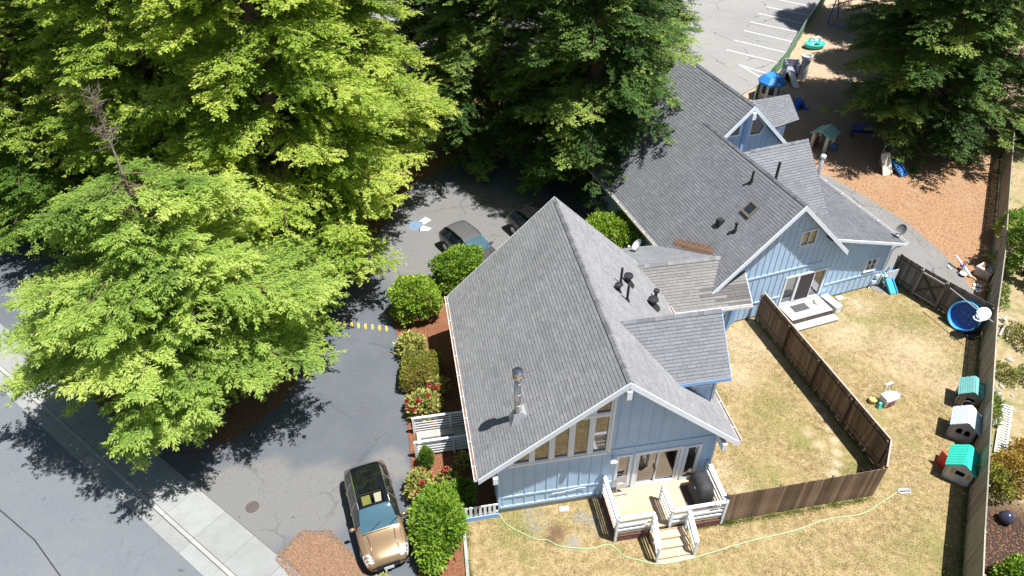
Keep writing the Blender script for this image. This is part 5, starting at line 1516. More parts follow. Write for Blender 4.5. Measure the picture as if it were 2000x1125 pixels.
# ------------------------------------------------------------------ rear house steps and things by its door
ST = thing('door_steps', 'bleached timber steps below the rear house sliding door', 'steps', B_LOC, B_RZ)
for k in range(8): box('plank', (2.5, .138, .04), (1.75, .30 - .07 - k * .146, .43), M['stepwood'], ST)
box('side_board', (2.46, 1.1, .36), (1.75, -.28, .22), M['fence3'], ST)
for k in range(3): box('step_plank', (2.5, .14, .04), (1.85, -.98 - k * .15, .17), M['stepwood'], ST)
box('step_box', (2.4, .4, .14), (1.85, -1.12, .075), M['stepwood'], ST)
dm = MB().box(-.45, .45, -.25, .25, .002, .014).build('door_mat', plain('mat_grey', (.075, .075, .08), .95, var=.3, scale=30), None, loc=(*Bw(1.48, -.15), .452), rz=B_RZ)
tag(dm, 'dark grey mat on the rear house steps', 'mat')
WB = thing('storage_box', 'white plastic box beside the rear house steps', 'box', (*Bw(3.38, -.28), .004), B_RZ + .12)
MB().box(-.2, .2, -.55, .55, 0, .42).build('body', M['white'], WB, bevel=.03)
MB().box(-.22, .22, -.57, .57, .42, .48).build('lid', M['white'], WB, bevel=.02)
MB().path([(-.08, -.58, .38), (-.08, -.62, .33), (.02, -.62, .3)], .014, 5).build('latch', M['galv'], WB)
sh = MB()
sh.lathe([(.12, 0), (.16, .05), (.13, .12), (.05, .16)], 10, sx=1.2)
sh.lathe([(.07, .1), (.09, .14), (.03, .19)], 8, c=(.1, .08, 0))
tag(sh.build('cloth_bundle', plain('cream_cloth', (.62, .56, .42), .9), None, loc=(*Bw(2.55, -.1), .452), rz=1.0), 'cream cloth bundle on the rear house steps', 'cloth')
wb2 = MB().box(-.2, .2, -.12, .12, 0, .1).build('white_block', M['white'], None, bevel=.02, loc=(*Bw(4.35, .12), .004), rz=B_RZ)
tag(wb2, 'white block against the rear house wall', 'block')

# ------------------------------------------------------------------ satellite dishes
def dish(label, loc, rz, mat, arm, tilt=.5):
    t = thing('satellite_dish', label, 'dish', loc, rz)
    b = MB(); b.lathe([(.01, -.05), (.14, -.035), (.24, -.005), (.30, .04), (.305, .042), (.25, .005), (.15, -.025), (.01, -.04)], 20, cap=False, sx=.82)
    o = b.build('reflector', mat, t, smooth=True, loc=(0, .05, .5)); o.rotation_euler = (R(90 - 40) * tilt * 2, 0, 0)
    MB().path([(0, .12, 0), (0, .12, .3), (0, .08, .47)], .022, 6).build('mast', arm, t)
    MB().beam((0, .05, .36), (0, -.38, .42), .03, .03).build('feed_arm', arm, t)
    box('feed_horn', (.07, .09, .08), (0, -.4, .45), mat, t)
    return t
dish('white satellite dish on the back edge of the link roof', (*Aw(9.95, 12.6), 2.72), -1.35, M['white'], M['galv'])
dish('dark satellite dish on the right corner of the rear house', (*Bw(7.35, .55), 3.0), -.9, plain('dish_grey', (.12, .125, .13), .5), M['galv'])

# ------------------------------------------------------------------ yard things
PL = thing('paddling_pool', 'round blue paddling pool leaning against the fence by the gate', 'pool', (22.9, 26.98, .74))
fd, fn_ = Vector((.571, -.821, 0)), Vector((-.821, -.571, 0))
upv = (fn_ * -.5 + V3(0, 0, 1.2)).normalized()
PL.rotation_euler = Matrix((fd, upv, fd.cross(upv))).transposed().to_euler()
b = MB(); b.lathe([(.68, -.12), (.75, -.10), (.79, .0), (.785, .09), (.75, .12), (.71, .09), (.69, -.02), (.67, -.09)], 40, cap=False); b.build('rim', plain('pool_blue_rim', (.05, .30, .62), .35), PL, smooth=True)
b = MB(); b.lathe([(.001, -.1), (.70, -.095)], 40, cap=False); b.build('liner', plain('pool_blue', (.008, .075, .33), .4), PL)
pm = plain('pool_print', (.05, .2, .5), .4)
for k in range(16):
    a = rs.uniform(0, 6.28); r_ = rs.uniform(.1, .56); c = (math.cos(a) * r_, math.sin(a) * r_)
    MB().lathe([(.001, -.09), (rs.uniform(.03, .07), -.09)], 5 + k % 3, c=(c[0], c[1], 0), cap=False).build('print_mark', pm, PL)
BH = thing('basketball_hoop', 'white toy basketball hoop on a long pole leaning over the pool', 'hoop', (23.55, 26.75, 0), .0)
pa, pb = Vector((-.45, -1.3, 1.75)), Vector((-1.35, 1.2, 1.8))
MB().tube(pa, pb, .025, n=8).build('pole', M['galv'], BH)
b = MB(); b.lathe([(.33, -.02), (.35, 0), (.33, .02)], 22, sx=1.15, sy=.9); o = b.build('backboard', M['white'], BH, loc=(-.45, -.55, 1.6)); o.rotation_euler = (R(25), R(-20), .5)
ringo = MB(); pts = [(.2 * math.cos(a), .2 * math.sin(a), 0) for a in np.linspace(0, 2 * math.pi, 21)]; ringo.path(pts, .035, 8); ringo.build('hoop_ring', M['white'], BH, loc=(-.72, -.68, 1.42), smooth=True)
MB().beam((-.5, -.56, 1.55), (-.6, -.62, 1.44), .05, .05).build('hoop_arm', M['black'], BH)
MB().tube((-.42, -.5, 0), (-.42, -.5, 1.5), .03, n=8).build('stand', M['black'], BH)
MB().lathe([(.26, 0), (.28, .1), (.1, .16)], 16, c=(-.42, -.5, 0)).build('base', M['black'], BH)

def playhouse(label, loc, rz, roofc, wallc, w=.95, d=1.05, hw=.85, hr=1.3, ribs='tiles', wins='arch', roof2=None, door=None, split=None):
    t = thing('playhouse', label, 'playhouse', loc, rz, 'plastic playhouses along the long fence')
    rm = plain('roof_' + label[:18], roofc, .55, var=.14, scale=5, dirt=tuple(q * .6 + .08 for q in roofc)); wm = plain('wall_' + label[:18], wallc, .6, var=.12, scale=5, dirt=tuple(q * .55 + .05 for q in wallc))
    dk = plain('dark_opening', (.015, .015, .018), .9)
    iw = [[(-.26, .42), (-.03, .42), (-.03, .7), (-.14, .76), (-.26, .68)], [(.05, .42), (.28, .42), (.28, .68), (.16, .76), (.05, .7)]] if wins == 'arch' else [[(-.14, .45), (.2, .45), (.2, .7), (-.14, .7)]]
    gab = [(-w / 2, 0), (w / 2, 0), (w / 2, hw), (0, hr - .04), (-w / 2, hw)]
    MB().wall(gab, iw, lambda a, z, q: (a, -d / 2 + q, z), .05).build('front_wall', wm, t)
    MB().wall(gab, [], lambda a, z, q: (a, d / 2 - q, z), .05).build('back_wall', wm, t)
    dr_ = [[(-.22, .02), (.22, .02), (.22, .78), (-.22, .78)]]
    MB().wall([(-d / 2, 0), (d / 2, 0), (d / 2, hw), (-d / 2, hw)], dr_, lambda a, z, q: (-w / 2 + q, a, z), .05).build('door_wall', wm, t)
    MB().wall([(-d / 2, 0), (d / 2, 0), (d / 2, hw), (-d / 2, hw)], [], lambda a, z, q: (w / 2 - q, a, z), .05).build('fence_side_wall', wm, t)
    MB().box(-w / 2 + .06, w / 2 - .06, -d / 2 + .06, d / 2 - .06, .0, .02).build('floor', dk, t)
    for s in (-1, 1):
        ov = .08; e = Vector((s * (w / 2 + ov), 0, hw - ov * (hr - hw) / (w / 2))); r_ = Vector((0, 0, hr))
        n_ = Vector((s * (hr - hw), 0, w / 2)).normalized()
        y_ = d / 2 + .07
        o = MB().hexa([Vector((e.x, -y_, e.z)), Vector((e.x, y_, e.z)), Vector((r_.x, y_, r_.z)), Vector((r_.x, -y_, r_.z))] + [Vector(q) + n_ * .04 for q in ((e.x, -y_, e.z), (e.x, y_, e.z), (r_.x, y_, r_.z), (r_.x, -y_, r_.z))]).build('roof_panel', rm, t)
        b = MB()
        if ribs == 'tiles':
            for i in range(7):
                for j in range(7):
                    f0, f1 = i / 7 + .008, (i + 1) / 7 - .012; sh_ = .5 * (i % 2) / 7
                    ya, yb = -y_ + 2 * y_ * max(0, j / 7 + sh_ - .07) + .008, -y_ + 2 * y_ * min(1, (j + 1) / 7 + sh_ - .07) - .008
                    P_ = lambda f, y, l: Vector((e.x + (r_.x - e.x) * f, y, e.z + (r_.z - e.z) * f)) + n_ * l
                    b.hexa([P_(f0, ya, .039), P_(f0, yb, .039), P_(f1, yb, .039), P_(f1, ya, .039), P_(f0, ya, .058), P_(f0, yb, .058), P_(f1, yb, .046), P_(f1, ya, .046)])
        else:
            for j in range(8):
                ya, yb = -y_ + 2 * y_ * j / 8 + .012, -y_ + 2 * y_ * (j + 1) / 8 - .012
                P_ = lambda f, y, l: Vector((e.x + (r_.x - e.x) * f, y, e.z + (r_.z - e.z) * f)) + n_ * l
                b.hexa([P_(.01, ya, .039), P_(.01, yb, .039), P_(.99, yb, .039), P_(.99, ya, .039), P_(.01, ya, .055), P_(.01, yb, .055), P_(.99, yb, .055), P_(.99, ya, .055)])
        b.build('roof_relief', rm, o)
    if door:
        dm_ = plain('door_' + label[:14], door, .5)
        box('door', (.05, .42, .74), (-w / 2 - .16, -.02, .4), dm_, t, (0, 0, .9))
    return t
ph1 = playhouse('pale teal plastic playhouse nearest the pool with red wicket', (20.75, 21.95, .004), -.5, (.16, .42, .40), (.34, .31, .28), .85, 1.0, .82, 1.15, 'tiles', 'rect')
MB().path([(-.2, -.56, .25), (-.18, -.58, .55), (0, -.58, .62), (.18, -.58, .55), (.2, -.56, .25)], .025, 6).build('wicket_arch', plain('wicket_white', (.7, .66, .62), .6), ph1)
box('wicket', (.38, .03, .34), (0, -.55, .25), plain('wicket_red', (.25, .04, .06), .6), ph1)
playhouse('white tiled plastic playhouse between the teal and green ones', (19.62, 20.15, .004), -.55, (.55, .68, .72), (.40, .39, .43), .95, 1.05, .85, 1.22, 'tiles', 'arch')
ph3 = playhouse('bright green roofed plastic playhouse with red door ajar', (18.5, 18.05, .004), -.62, (.03, .55, .42), (.62, .62, .64), .98, 1.1, .82, 1.18, 'planks', 'rect', door=(.55, .03, .03))
for x in (-.26, .32): box('shutter', (.11, .02, .26), (x, -.565, .57), plain('shutter_tan', (.6, .42, .14), .6), ph3)
box('red_knob', (.1, .12, .1), (.5, .1, .72), plain('knob_red', (.5, .05, .08), .5), ph3)

TY = thing('toy_activity_table', 'white and lilac plastic toy table with chair back on the lawn', 'toy', (17.1, 21.85, .004), .35)
MB().hexa([(-.3, -.22, 0), (.3, -.22, 0), (.3, .2, 0), (-.3, .2, 0), (-.36, -.26, .5), (.38, -.26, .5), (.36, .24, .5), (-.34, .24, .5)]).build('body', plain('toy_white', (.66, .62, .7), .5), TY, bevel=.04)
MB().box(-.2, .16, -.275, -.25, .12, .4).build('front_opening', plain('toy_brown', (.2, .09, .09), .7), TY)
MB().hexa([(.1, -.2, .5), (.55, -.12, .38), (.6, .16, .38), (.1, .22, .5), (.1, -.2, .54), (.55, -.12, .43), (.6, .16, .43), (.1, .22, .54)]).build('blue_tray', plain('toy_blue', (.32, .48, .68), .5), TY)
MB().box(-.34, .2, -.2, .22, .505, .56).build('top', plain('toy_lid', (.78, .76, .78), .5), TY, bevel=.02)
for s in (-.2, .08): MB().path([(s, .2, .5), (s - .02, .24, .85), (s, .24, 1.02)], .03, 6).build('upright', plain('toy_cream', (.62, .55, .36), .6), TY)
MB().box(-.28, .16, .2, .28, .98, 1.14).build('headboard', M['white'], TY, bevel=.04)
MB().hexa([(-.62, -.18, 0), (-.36, -.2, 0), (-.34, .02, 0), (-.6, .06, 0), (-.56, -.1, .3), (-.4, -.12, .3), (-.38, -.02, .3), (-.54, .0, .3)]).build('green_stool', plain('toy_green', (.08, .42, .32), .5), TY, bevel=.03)
MB().lathe([(.17, 0), (.19, .2), (.17, .22)], 14, c=(-.55, .28, 0)).build('olive_tub', plain('toy_olive', (.4, .34, .12), .6), TY)

# toy slide by the rear house corner
SLD = thing('toy_slide', 'small blue and cream plastic slide at the rear house corner', 'slide', (20.45, 30.1, .004), .25)
blue = plain('toy_sky_blue', (.02, .36, .66), .4); cream = plain('toy_pale_green', (.62, .68, .48), .5)
MB().hexa([(-.2, -.55, .0), (.22, -.55, .0), (.2, .15, .5), (-.2, .15, .5), (-.2, -.55, .06), (.22, -.55, .06), (.2, .15, .56), (-.2, .15, .56)]).build('chute', blue, SLD)
for s in (-.22, .2): MB().hexa([(s, -.58, .0), (s + .04, -.58, .0), (s + .04, .18, .45), (s, .18, .45), (s, -.58, .12), (s + .04, -.58, .12), (s + .04, .18, .68), (s, .18, .68)]).build('chute_side', blue, SLD)
MB().box(-.26, .26, .16, .55, .5, .62).build('platform', cream, SLD, bevel=.03)
MB().hexa([(-.26, .5, 0), (.26, .5, 0), (.26, .8, 0), (-.26, .8, 0), (-.22, .48, .62), (.22, .48, .62), (.22, .6, .62), (-.22, .6, .62)]).build('ladder', cream, SLD)
MB().path([(.24, .2, .6), (.26, .35, .95), (.26, .6, .95), (.24, .7, .5)], .04, 6).build('handrail', blue, SLD)
MB().path([(-.24, .2, .6), (-.26, .35, .95), (-.26, .6, .95), (-.24, .7, .5)], .04, 6).build('handrail', blue, SLD)
CN = thing('corner_fence', 'short pale blue slatted screen at the rear house corner', 'fence', (*Bw(7.2, .1), 0), B_RZ)
for k in range(6): box('slat', (.09, .025, 1.1), (.05 + k * .11, 0, .58), M['fascia'], CN)
for z in (.3, .95): box('rail', (.7, .04, .07), (.32, .035, z), M['fascia'], CN)

# hose
hp = [(-.82, 16.15), (-.51, 16.06), (-.2, 15.63), (.32, 15.3), (.91, 15.01), (1.36, 14.97), (1.79, 14.73), (2.67, 14.61), (3.18, 14.65), (3.56, 14.77), (3.85, 14.69), (4.24, 14.29), (4.8, 14.13), (5.43, 13.98), (6.55, 14.17), (7.7, 14.5), (9.12, 14.93), (10.93, 15.37), (12.4, 15.87), (13.8, 16.1), (14.82, 16.63), (15.64, 17.11)]
hx = np.array(hp); tt = np.arange(len(hp)); tq = np.linspace(0, len(hp) - 1, 160)
def crs(y):
    out = []
    for q in tq:
        i = min(int(q), len(hp) - 2); f = q - i
        p0_, p1_, p2_, p3_ = y[max(i - 1, 0)], y[i], y[i + 1], y[min(i + 2, len(hp) - 1)]
        out.append(.5 * (2 * p1_ + (p2_ - p0_) * f + (2 * p0_ - 5 * p1_ + 4 * p2_ - p3_) * f * f + (3 * p1_ - p0_ - 3 * p2_ + p3_) * f ** 3))
    return out
HS = MB().path([(a, b, .022) for a, b in zip(crs(hx[:, 0]), crs(hx[:, 1]))], .021, 6).build('garden_hose', plain('hose_green', (.33, .5, .27), .5), None, smooth=True)
tag(HS, 'light green garden hose snaking across the lawn', 'hose')
SP = thing('lawn_sprinkler', 'white oblong sprinkler at the end of the hose', 'sprinkler', (15.95, 17.15, .004), .1)
MB().path([(-.26, 0, .03), (-.2, .09, .04), (.2, .09, .04), (.26, 0, .03), (.2, -.09, .04), (-.2, -.09, .04), (-.26, 0, .03)], .022, 6).build('frame', M['white'], SP)
MB().tube((-.24, 0, .08), (.24, 0, .08), .02).build('spray_bar', M['galv'], SP)
# ------------------------------------------------------------------ playground
def bars(b, pts, r): return b.path(pts, r, 8)
SW = thing('swing_frame', 'blue steel swing frame with white top bar in the shade at the top edge', 'swing', (31.0, 70.8, 0))
MB().tube((0, 0, 0), (.4, .3, 2.6), .06).build('leg', plain('steel_blue', (.06, .16, .6), .4), SW)
MB().tube((1.6, 1.6, 0), (.5, .4, 2.6), .06).build('leg', plain('steel_blue2', (.06, .16, .6), .4), SW)
MB().tube((.4, .3, 2.6), (3.4, -1.8, 2.6), .08).build('top_bar', M['white'], SW)
MB().tube((.2, .15, 1.7), (1.7, -.6, 2.5), .05).build('brace', plain('steel_red', (.5, .08, .06), .4), SW)
MB().tube((3.4, -1.8, 2.6), (3.2, -2.6, 0), .06).build('leg', plain('steel_blue3', (.06, .16, .6), .4), SW)
MB().beam((-.1, -.1, .08), (3.0, -2.3, .08), .12, .14).build('border_timber', plain('timber_blue', (.3, .36, .5), .7), SW)
BO = thing('sand_boat', 'teal plastic boat-shaped sandbox with white arch', 'sandbox', (27.65, 64.6, 0), .3)
b = MB(); b.lathe([(.75, 0), (.95, .2), (1.0, .45), (.93, .47), (.86, .3), (.7, .14), (.001, .12)], 24, cap=False, sy=.72); b.build('hull', plain('teal', (.05, .52, .44), .4), BO, smooth=True)
MB().path([(-.45, -.3, .4), (-.4, -.28, .95), (-.1, -.25, 1.1), (.2, -.28, .95), (.25, -.3, .4)], .09, 8).build('arch', M['white'], BO)
MB().path([(-.45, .3, .4), (-.4, .28, .8), (-.3, .0, .95), (-.4, -.28, .9)], .09, 8).build('arch', M['white'], BO)
MB().box(.2, .8, -.4, .4, .36, .42).build('seat', plain('teal_seat', (.06, .5, .44), .4), BO)
CA = thing('toy_castle', 'grey plastic climbing castle with round tower and white slide', 'castle', (23.6, 57.5, 0), -.15)
gy = plain('castle_grey', (.27, .28, .34), .5); lt = plain('castle_light', (.6, .59, .58), .5)
for sx in (-.95, .1):
    b = MB(); b.box(sx, sx + .12, -.6, .75, 0, 1.35)
    for q in range(3): b.box(sx, sx + .12, -.6 + q * .5, -.35 + q * .5, 1.35, 1.55)
    b.build('battlement_wall', gy, CA)
b = MB(); b.box(-.83, .1, .63, .75, 0, 1.5); b.build('back_wall', gy, CA)
MB().box(-.83, .1, -.6, .63, .8, .86).build('platform', gy, CA)
MB().hexa([(-.7, -.6, .86), (-.2, -.6, .86), (.2, -1.9, .05), (-.25, -1.9, .05), (-.7, -.6, .95), (-.2, -.6, .95), (.2, -1.9, .14), (-.25, -1.9, .14)]).build('slide', lt, CA)
b = MB(); b.lathe([(.36, 0), (.34, 1.7), (.46, 1.75), (.46, 2.0), (.38, 2.0), (.36, 1.8), (.001, 1.8)], 18, c=(.75, .35, 0), cap=False); b.build('tower', lt, CA)
MB().hexa([(-1.5, -.9, 0), (-.97, -.9, 0), (-.97, -.2, 0), (-1.5, -.2, 0), (-1.3, -.8, .7), (-.97, -.8, 1.2), (-.97, -.2, 1.2), (-1.3, -.2, .7)]).build('climbing_wall', gy, CA)
BP = thing('playhouse', 'blue octagon roofed playhouse behind the rear house', 'playhouse', (20.6, 54.1, 0), .2)
for k in range(8):
    a = k * math.pi / 4
    box('post', (.14, .2, 1.3), (math.cos(a) * .85, math.sin(a) * .85, .65), lt, BP, (0, 0, a))
MB().lathe([(1.12, 1.28), (1.1, 1.42), (.65, 1.85), (.2, 1.9)], 8).build('roof', plain('roof_blue', (.03, .22, .62), .45), BP)
MB().lathe([(.8, 0), (.8, .5)], 8, cap=False).build('wall', lt, BP)
RK = thing('toy_rocker', 'blue plastic rocker beside the rear wing roof', 'toy', (22.4, 52.2, 0), .3)
bl = plain('rocker_blue', (.02, .13, .55), .4)
MB().hexa([(-.55, -.35, 0), (.55, -.35, 0), (.55, .35, 0), (-.55, .35, 0), (-.3, -.2, .6), (.25, -.2, .6), (.2, .3, .75), (-.2, .3, .75)]).build('body', bl, RK, bevel=.06)
for s in (-.36, .36): MB().path([(-.7, s, .1), (-.3, s, .02), (.3, s, .02), (.7, s, .1)], .06, 6).build('rocker_foot', bl, RK)
MB().hexa([(-.14, -.38, .1), (.18, -.38, .1), (.18, -.3, .1), (-.14, -.3, .1), (-.08, -.3, .4), (.12, -.3, .4), (.12, -.22, .4), (-.08, -.22, .4)]).build('opening', M['black'], RK)
GP = thing('playhouse', 'open sided playhouse with pale green roof on the shaded wood chips', 'playhouse', (22.05, 45.75, 0), .75)
cr_ = plain('ph_cream', (.52, .5, .42), .6)
for x in (-.55, .55):
    for y in (-.5, .5): box('post', (.2, .2, 1.2), (x, y, .6), cr_, GP)
for s in (-1, 1): MB().hexa([(-.75, s * .75, 1.15), (.75, s * .75, 1.15), (.75, 0, 1.55), (-.75, 0, 1.55), (-.75, s * .75, 1.21), (.75, s * .75, 1.21), (.75, 0, 1.62), (-.75, 0, 1.62)]).build('roof_panel', plain('ph_green_roof', (.24, .43, .36), .5), GP)
MB().box(-.5, .5, .46, .52, .0, .6).build('low_wall', plain('ph_red', (.25, .03, .05), .6), GP)
MB().hexa([(.2, -.9, 0), (.7, -.9, 0), (.7, -.5, 0), (.2, -.5, 0), (.3, -.85, .45), (.62, -.85, .45), (.62, -.55, .5), (.3, -.55, .5)]).build('blue_seat', plain('ph_blue', (.06, .12, .24), .6), GP, bevel=.05)
BN = thing('play_bench', 'dark blue bench in the shade of the big dark redwood', 'bench', (25.5, 47.4, 0), -.25)
nb_ = plain('bench_blue', (.02, .035, .2), .5)
MB().box(-.75, .75, -.2, .2, .38, .44).build('seat', nb_, BN); MB().hexa([(-.75, .2, .5), (.75, .2, .5), (.75, .25, .5), (-.75, .25, .5), (-.75, .32, .85), (.75, .32, .85), (.75, .37, .85), (-.75, .37, .85)]).build('backrest', nb_, BN)
for x in (-.65, .65): MB().box(x - .04, x + .04, -.2, .22, 0, .38).build('leg', nb_, BN)
SS = thing('slide_tower', 'cream and brown play tower with a short blue slide', 'slide', (25.5, 42.9, 0), .35)
MB().hexa([(-.85, -.75, .0), (-.05, -.75, 0), (-.05, -.69, 0), (-.85, -.69, 0), (-.8, .0, 1.25), (-.1, .0, 1.25), (-.1, .06, 1.25), (-.8, .06, 1.25)]).build('climbing_panel', cr_, SS)
MB().box(-.1, .75, -.1, .6, .55, .62).build('platform', plain('tower_brown', (.2, .1, .07), .7), SS)
for x in (-.08, .72):
    MB().box(x - .04, x + .04, -.1, .6, 0, 1.15).build('side_panel', plain('tower_side', (.28, .15, .11), .7), SS)
MB().path([(-.05, .6, 1.1), (.0, .62, 1.4), (.35, .62, 1.5), (.7, .62, 1.4), (.74, .6, 1.1)], .04, 6).build('arch', cr_, SS)
slb = plain('slide_blue', (.015, .14, .42), .4)
MB().hexa([(.1, -1.3, .03), (.6, -1.3, .03), (.6, -.1, .6), (.1, -.1, .6), (.1, -1.3, .08), (.6, -1.3, .08), (.6, -.1, .66), (.1, -.1, .66)]).build('slide', slb, SS)
for s in (.08, .58): MB().hexa([(s, -1.32, .03), (s + .04, -1.32, .03), (s + .04, -.1, .6), (s, -.1, .6), (s, -1.32, .2), (s + .04, -1.32, .2), (s + .04, -.1, .8), (s, -.1, .8)]).build('slide_side', slb, SS)
RT = thing('ride_toy', 'white and blue ride-on toy tipped on the path edge', 'toy', (25.3, 31.4, .012), .5)
MB().lathe([(.001, .1), (.16, .1), (.19, .16), (.1, .2)], 16, c=(-.28, -.1, 0)).build('seat', M['white'], RT)
MB().path([(-.05, -.45, .06), (.05, .1, .3), (.2, .9, .55)], .06, 8).build('frame', M['white'], RT)
MB().path([(-.25, .1, .35), (0, .15, .35), (.12, .3, .4)], .055, 8).build('handle', plain('toy_deep_blue', (.04, .16, .5), .4), RT)
MB().hexa([(.05, .2, .2), (.3, .22, .2), (.3, .45, .2), (.05, .42, .2), (.08, .22, .45), (.26, .24, .45), (.26, .4, .45), (.08, .4, .45)]).build('red_tray', plain('toy_red', (.42, .04, .08), .5), RT)
MB().path([(-.3, .55, .02), (-.38, .68, .05), (-.3, .8, .06), (-.18, .8, .04)], .035, 6).build('wheel_guard', M['white'], RT)
MB().beam((-.1, -1.0, .03), (.1, -.35, .05), .05, .03).build('stick', plain('bamboo', (.5, .38, .14), .6), RT)
TB = thing('tan_bin', 'tan plastic storage bin against the long fence', 'bin', (26.25, 31.15, 0), .55)
MB().box(-.33, .33, -.42, .42, 0, .5).build('body', plain('bin_tan', (.42, .36, .29), .6), TB, bevel=.04)
MB().box(-.35, .35, -.44, .44, .5, .58).build('lid', plain('bin_lid', (.5, .44, .36), .6), TB, bevel=.03)
MB().box(-.15, .2, -.02, .3, .58, .6).build('rust_stain_tray', plain('bin_rust', (.17, .08, .06), .8), TB)
WR = MB()
for k in range(7): WR.lathe([(rs.uniform(.05, .12), 0), (rs.uniform(.08, .14), .04), (.03, .07)], 7, c=(rs.uniform(-.35, .35), rs.uniform(-.3, .3), 0))
tag(WR.build('paper_scraps', M['white'], None, loc=(25.35, 30.1, .012)), 'white scraps lying on the chips by the gate fence', 'litter')
# green mesh fence
GF = thing('mesh_fence', 'green screened chain fence between parking lot and playground', 'fence', (0, 0, 0))
gp = [(19.3, 53.6), (21.35, 56.8), (24.4, 61.7), (28.05, 68.7), (31.4, 74.6), (38, 86)]
gm_ = plain('green_screen', (.10, .24, .13), .8, var=.2, scale=2)
for a, b in zip(gp[:-1], gp[1:]):
    b_ = MB(); n_ = 9
    for k in range(n_):
        f0, f1 = k / n_, (k + 1) / n_
        bow = lambda f: .05 * math.sin(f * 40 + a[0])
        p, q = Vector((*a, 0)).lerp(Vector((*b, 0)), f0), Vector((*a, 0)).lerp(Vector((*b, 0)), f1)
        n2 = Vector((-(b[1] - a[1]), b[0] - a[0], 0)).normalized()
        p2, q2 = p + n2 * bow(f0), q + n2 * bow(f1)
        b_.hexa([p2, q2, q2 + n2 * .015, p2 + n2 * .015, p2 + V3(0, 0, 1.2), q2 + V3(0, 0, 1.2), q2 + n2 * .015 + V3(0, 0, 1.2), p2 + n2 * .015 + V3(0, 0, 1.2)])
    b_.build('screen', gm_, GF, fix=False)
    MB().tube((*a, 1.24), (*b, 1.24), .025, n=6).build('top_rail', M['galv'], GF)
    L_ = math.dist(a, b); m_ = max(1, int(L_ / 2.4))
    for k in range(m_): MB().tube((a[0] + (b[0] - a[0]) * k / m_, a[1] + (b[1] - a[1]) * k / m_, 0), (a[0] + (b[0] - a[0]) * k / m_, a[1] + (b[1] - a[1]) * k / m_, 1.28), .03, n=6).build('post', M['galv'], GF)
# planter bench in the dark behind the front house
PB = thing('slatted_bench', 'slatted bench in deep shade behind the front house', 'bench', (3.6, 41.4, 0), -.5)
for k in range(5): box('slat', (1.4, .07, .03), (0, -.2 + k * .1, .45), M['fence3'], PB)
for x in (-.6, .6): box('leg', (.08, .4, .43), (x, 0, .22), M['fence3'], PB)
# ------------------------------------------------------------------ beyond the long fence
LD = thing('white_ladder', 'white slatted ladder lying beside the long fence', 'ladder', (20.75, 18.95, .05), -.57)
for s in (-.2, .2): MB().beam((s, 0, .04), (s, 3.2, .1), .05, .06).build('rail', M['white'], LD)
for k in range(20): box('rung', (.42, .07, .025), (0, .08 + k * .16, .05 + k * .003), M['white'], LD)
DW = MB()
for (a, b, r_) in (((24.6, 26.3), (25.7, 27.8), .06), ((24.7, 27.2), (25.6, 26.6), .05), ((25.2, 26.4), (25.3, 27.9), .05), ((24.8, 26.0), (25.2, 26.9), .04), ((25.0, 27.6), (26.0, 27.3), .05)):
    DW.path([(a[0], a[1], .05), ((a[0] + b[0]) / 2 + .1, (a[1] + b[1]) / 2, .22), (b[0], b[1], .12)], [r_, r_ * .9, r_ * .4], 6)
tag(DW.build('driftwood_pile', plain('bleached_wood', (.55, .5, .43), .9), None), 'bleached driftwood pile behind the boundary fence', 'driftwood')
for k, (x, y, s_) in enumerate(((23.6, 24.2, .3), (24.2, 24.6, .22), (23.9, 23.4, .2), (22.9, 22.9, .18), (23.1, 22.3, .14), (22.6, 22.5, .16), (23.5, 22.7, .12))):
    V_ = MB(); V_.lathe([(s_ * .6, 0), (s_ * .7, s_ * .25), (s_ * .45, s_ * .5), (s_ * .12, s_ * .6)], 7, sx=rs.uniform(.7, 1.4), sy=rs.uniform(.5, .9))
    V_.v = [(x_ * rs.uniform(.75, 1.2), y_ * rs.uniform(.75, 1.2), z_ * rs.uniform(.8, 1.15)) for x_, y_, z_ in V_.v]
    o = V_.build('pale_rock', M['stone'], None, loc=(x, y, 0), rz=rs.uniform(0, 3))
    tag(o, ['large pale rock nearest the driftwood', 'pale rock right of the large one', 'pale rock between the large one and the weeds', 'flattish pale rock above the ladder weeds', 'small pale rock farthest from the fence by the weeds', 'small pale rock close to the fence by the weeds', 'smallest pale rock at the edge of the weeds'][k], 'rock', 'rocks behind the boundary fence')
GB = MB().lathe([(.05, 0), (.2, .06), (.28, .2), (.28, .3), (.2, .44), (.06, .52)], 20).build('gazing_ball', NT('ball_glaze').col((.05, .05, .09)).set(.15, .3, .6).m, None, smooth=True, loc=(19.3, 15.8, 0))
tag(GB, 'dark shiny garden ball on bare soil beyond the fence', 'garden ball')
CR = thing('grey_post', 'grey stump standing in the weedy yard at the right edge', 'stump', (25.6, 25.3, 0))
MB().lathe([(.17, 0), (.15, .5), (.12, .55)], 10).build('stump', M['deadwood'], CR)

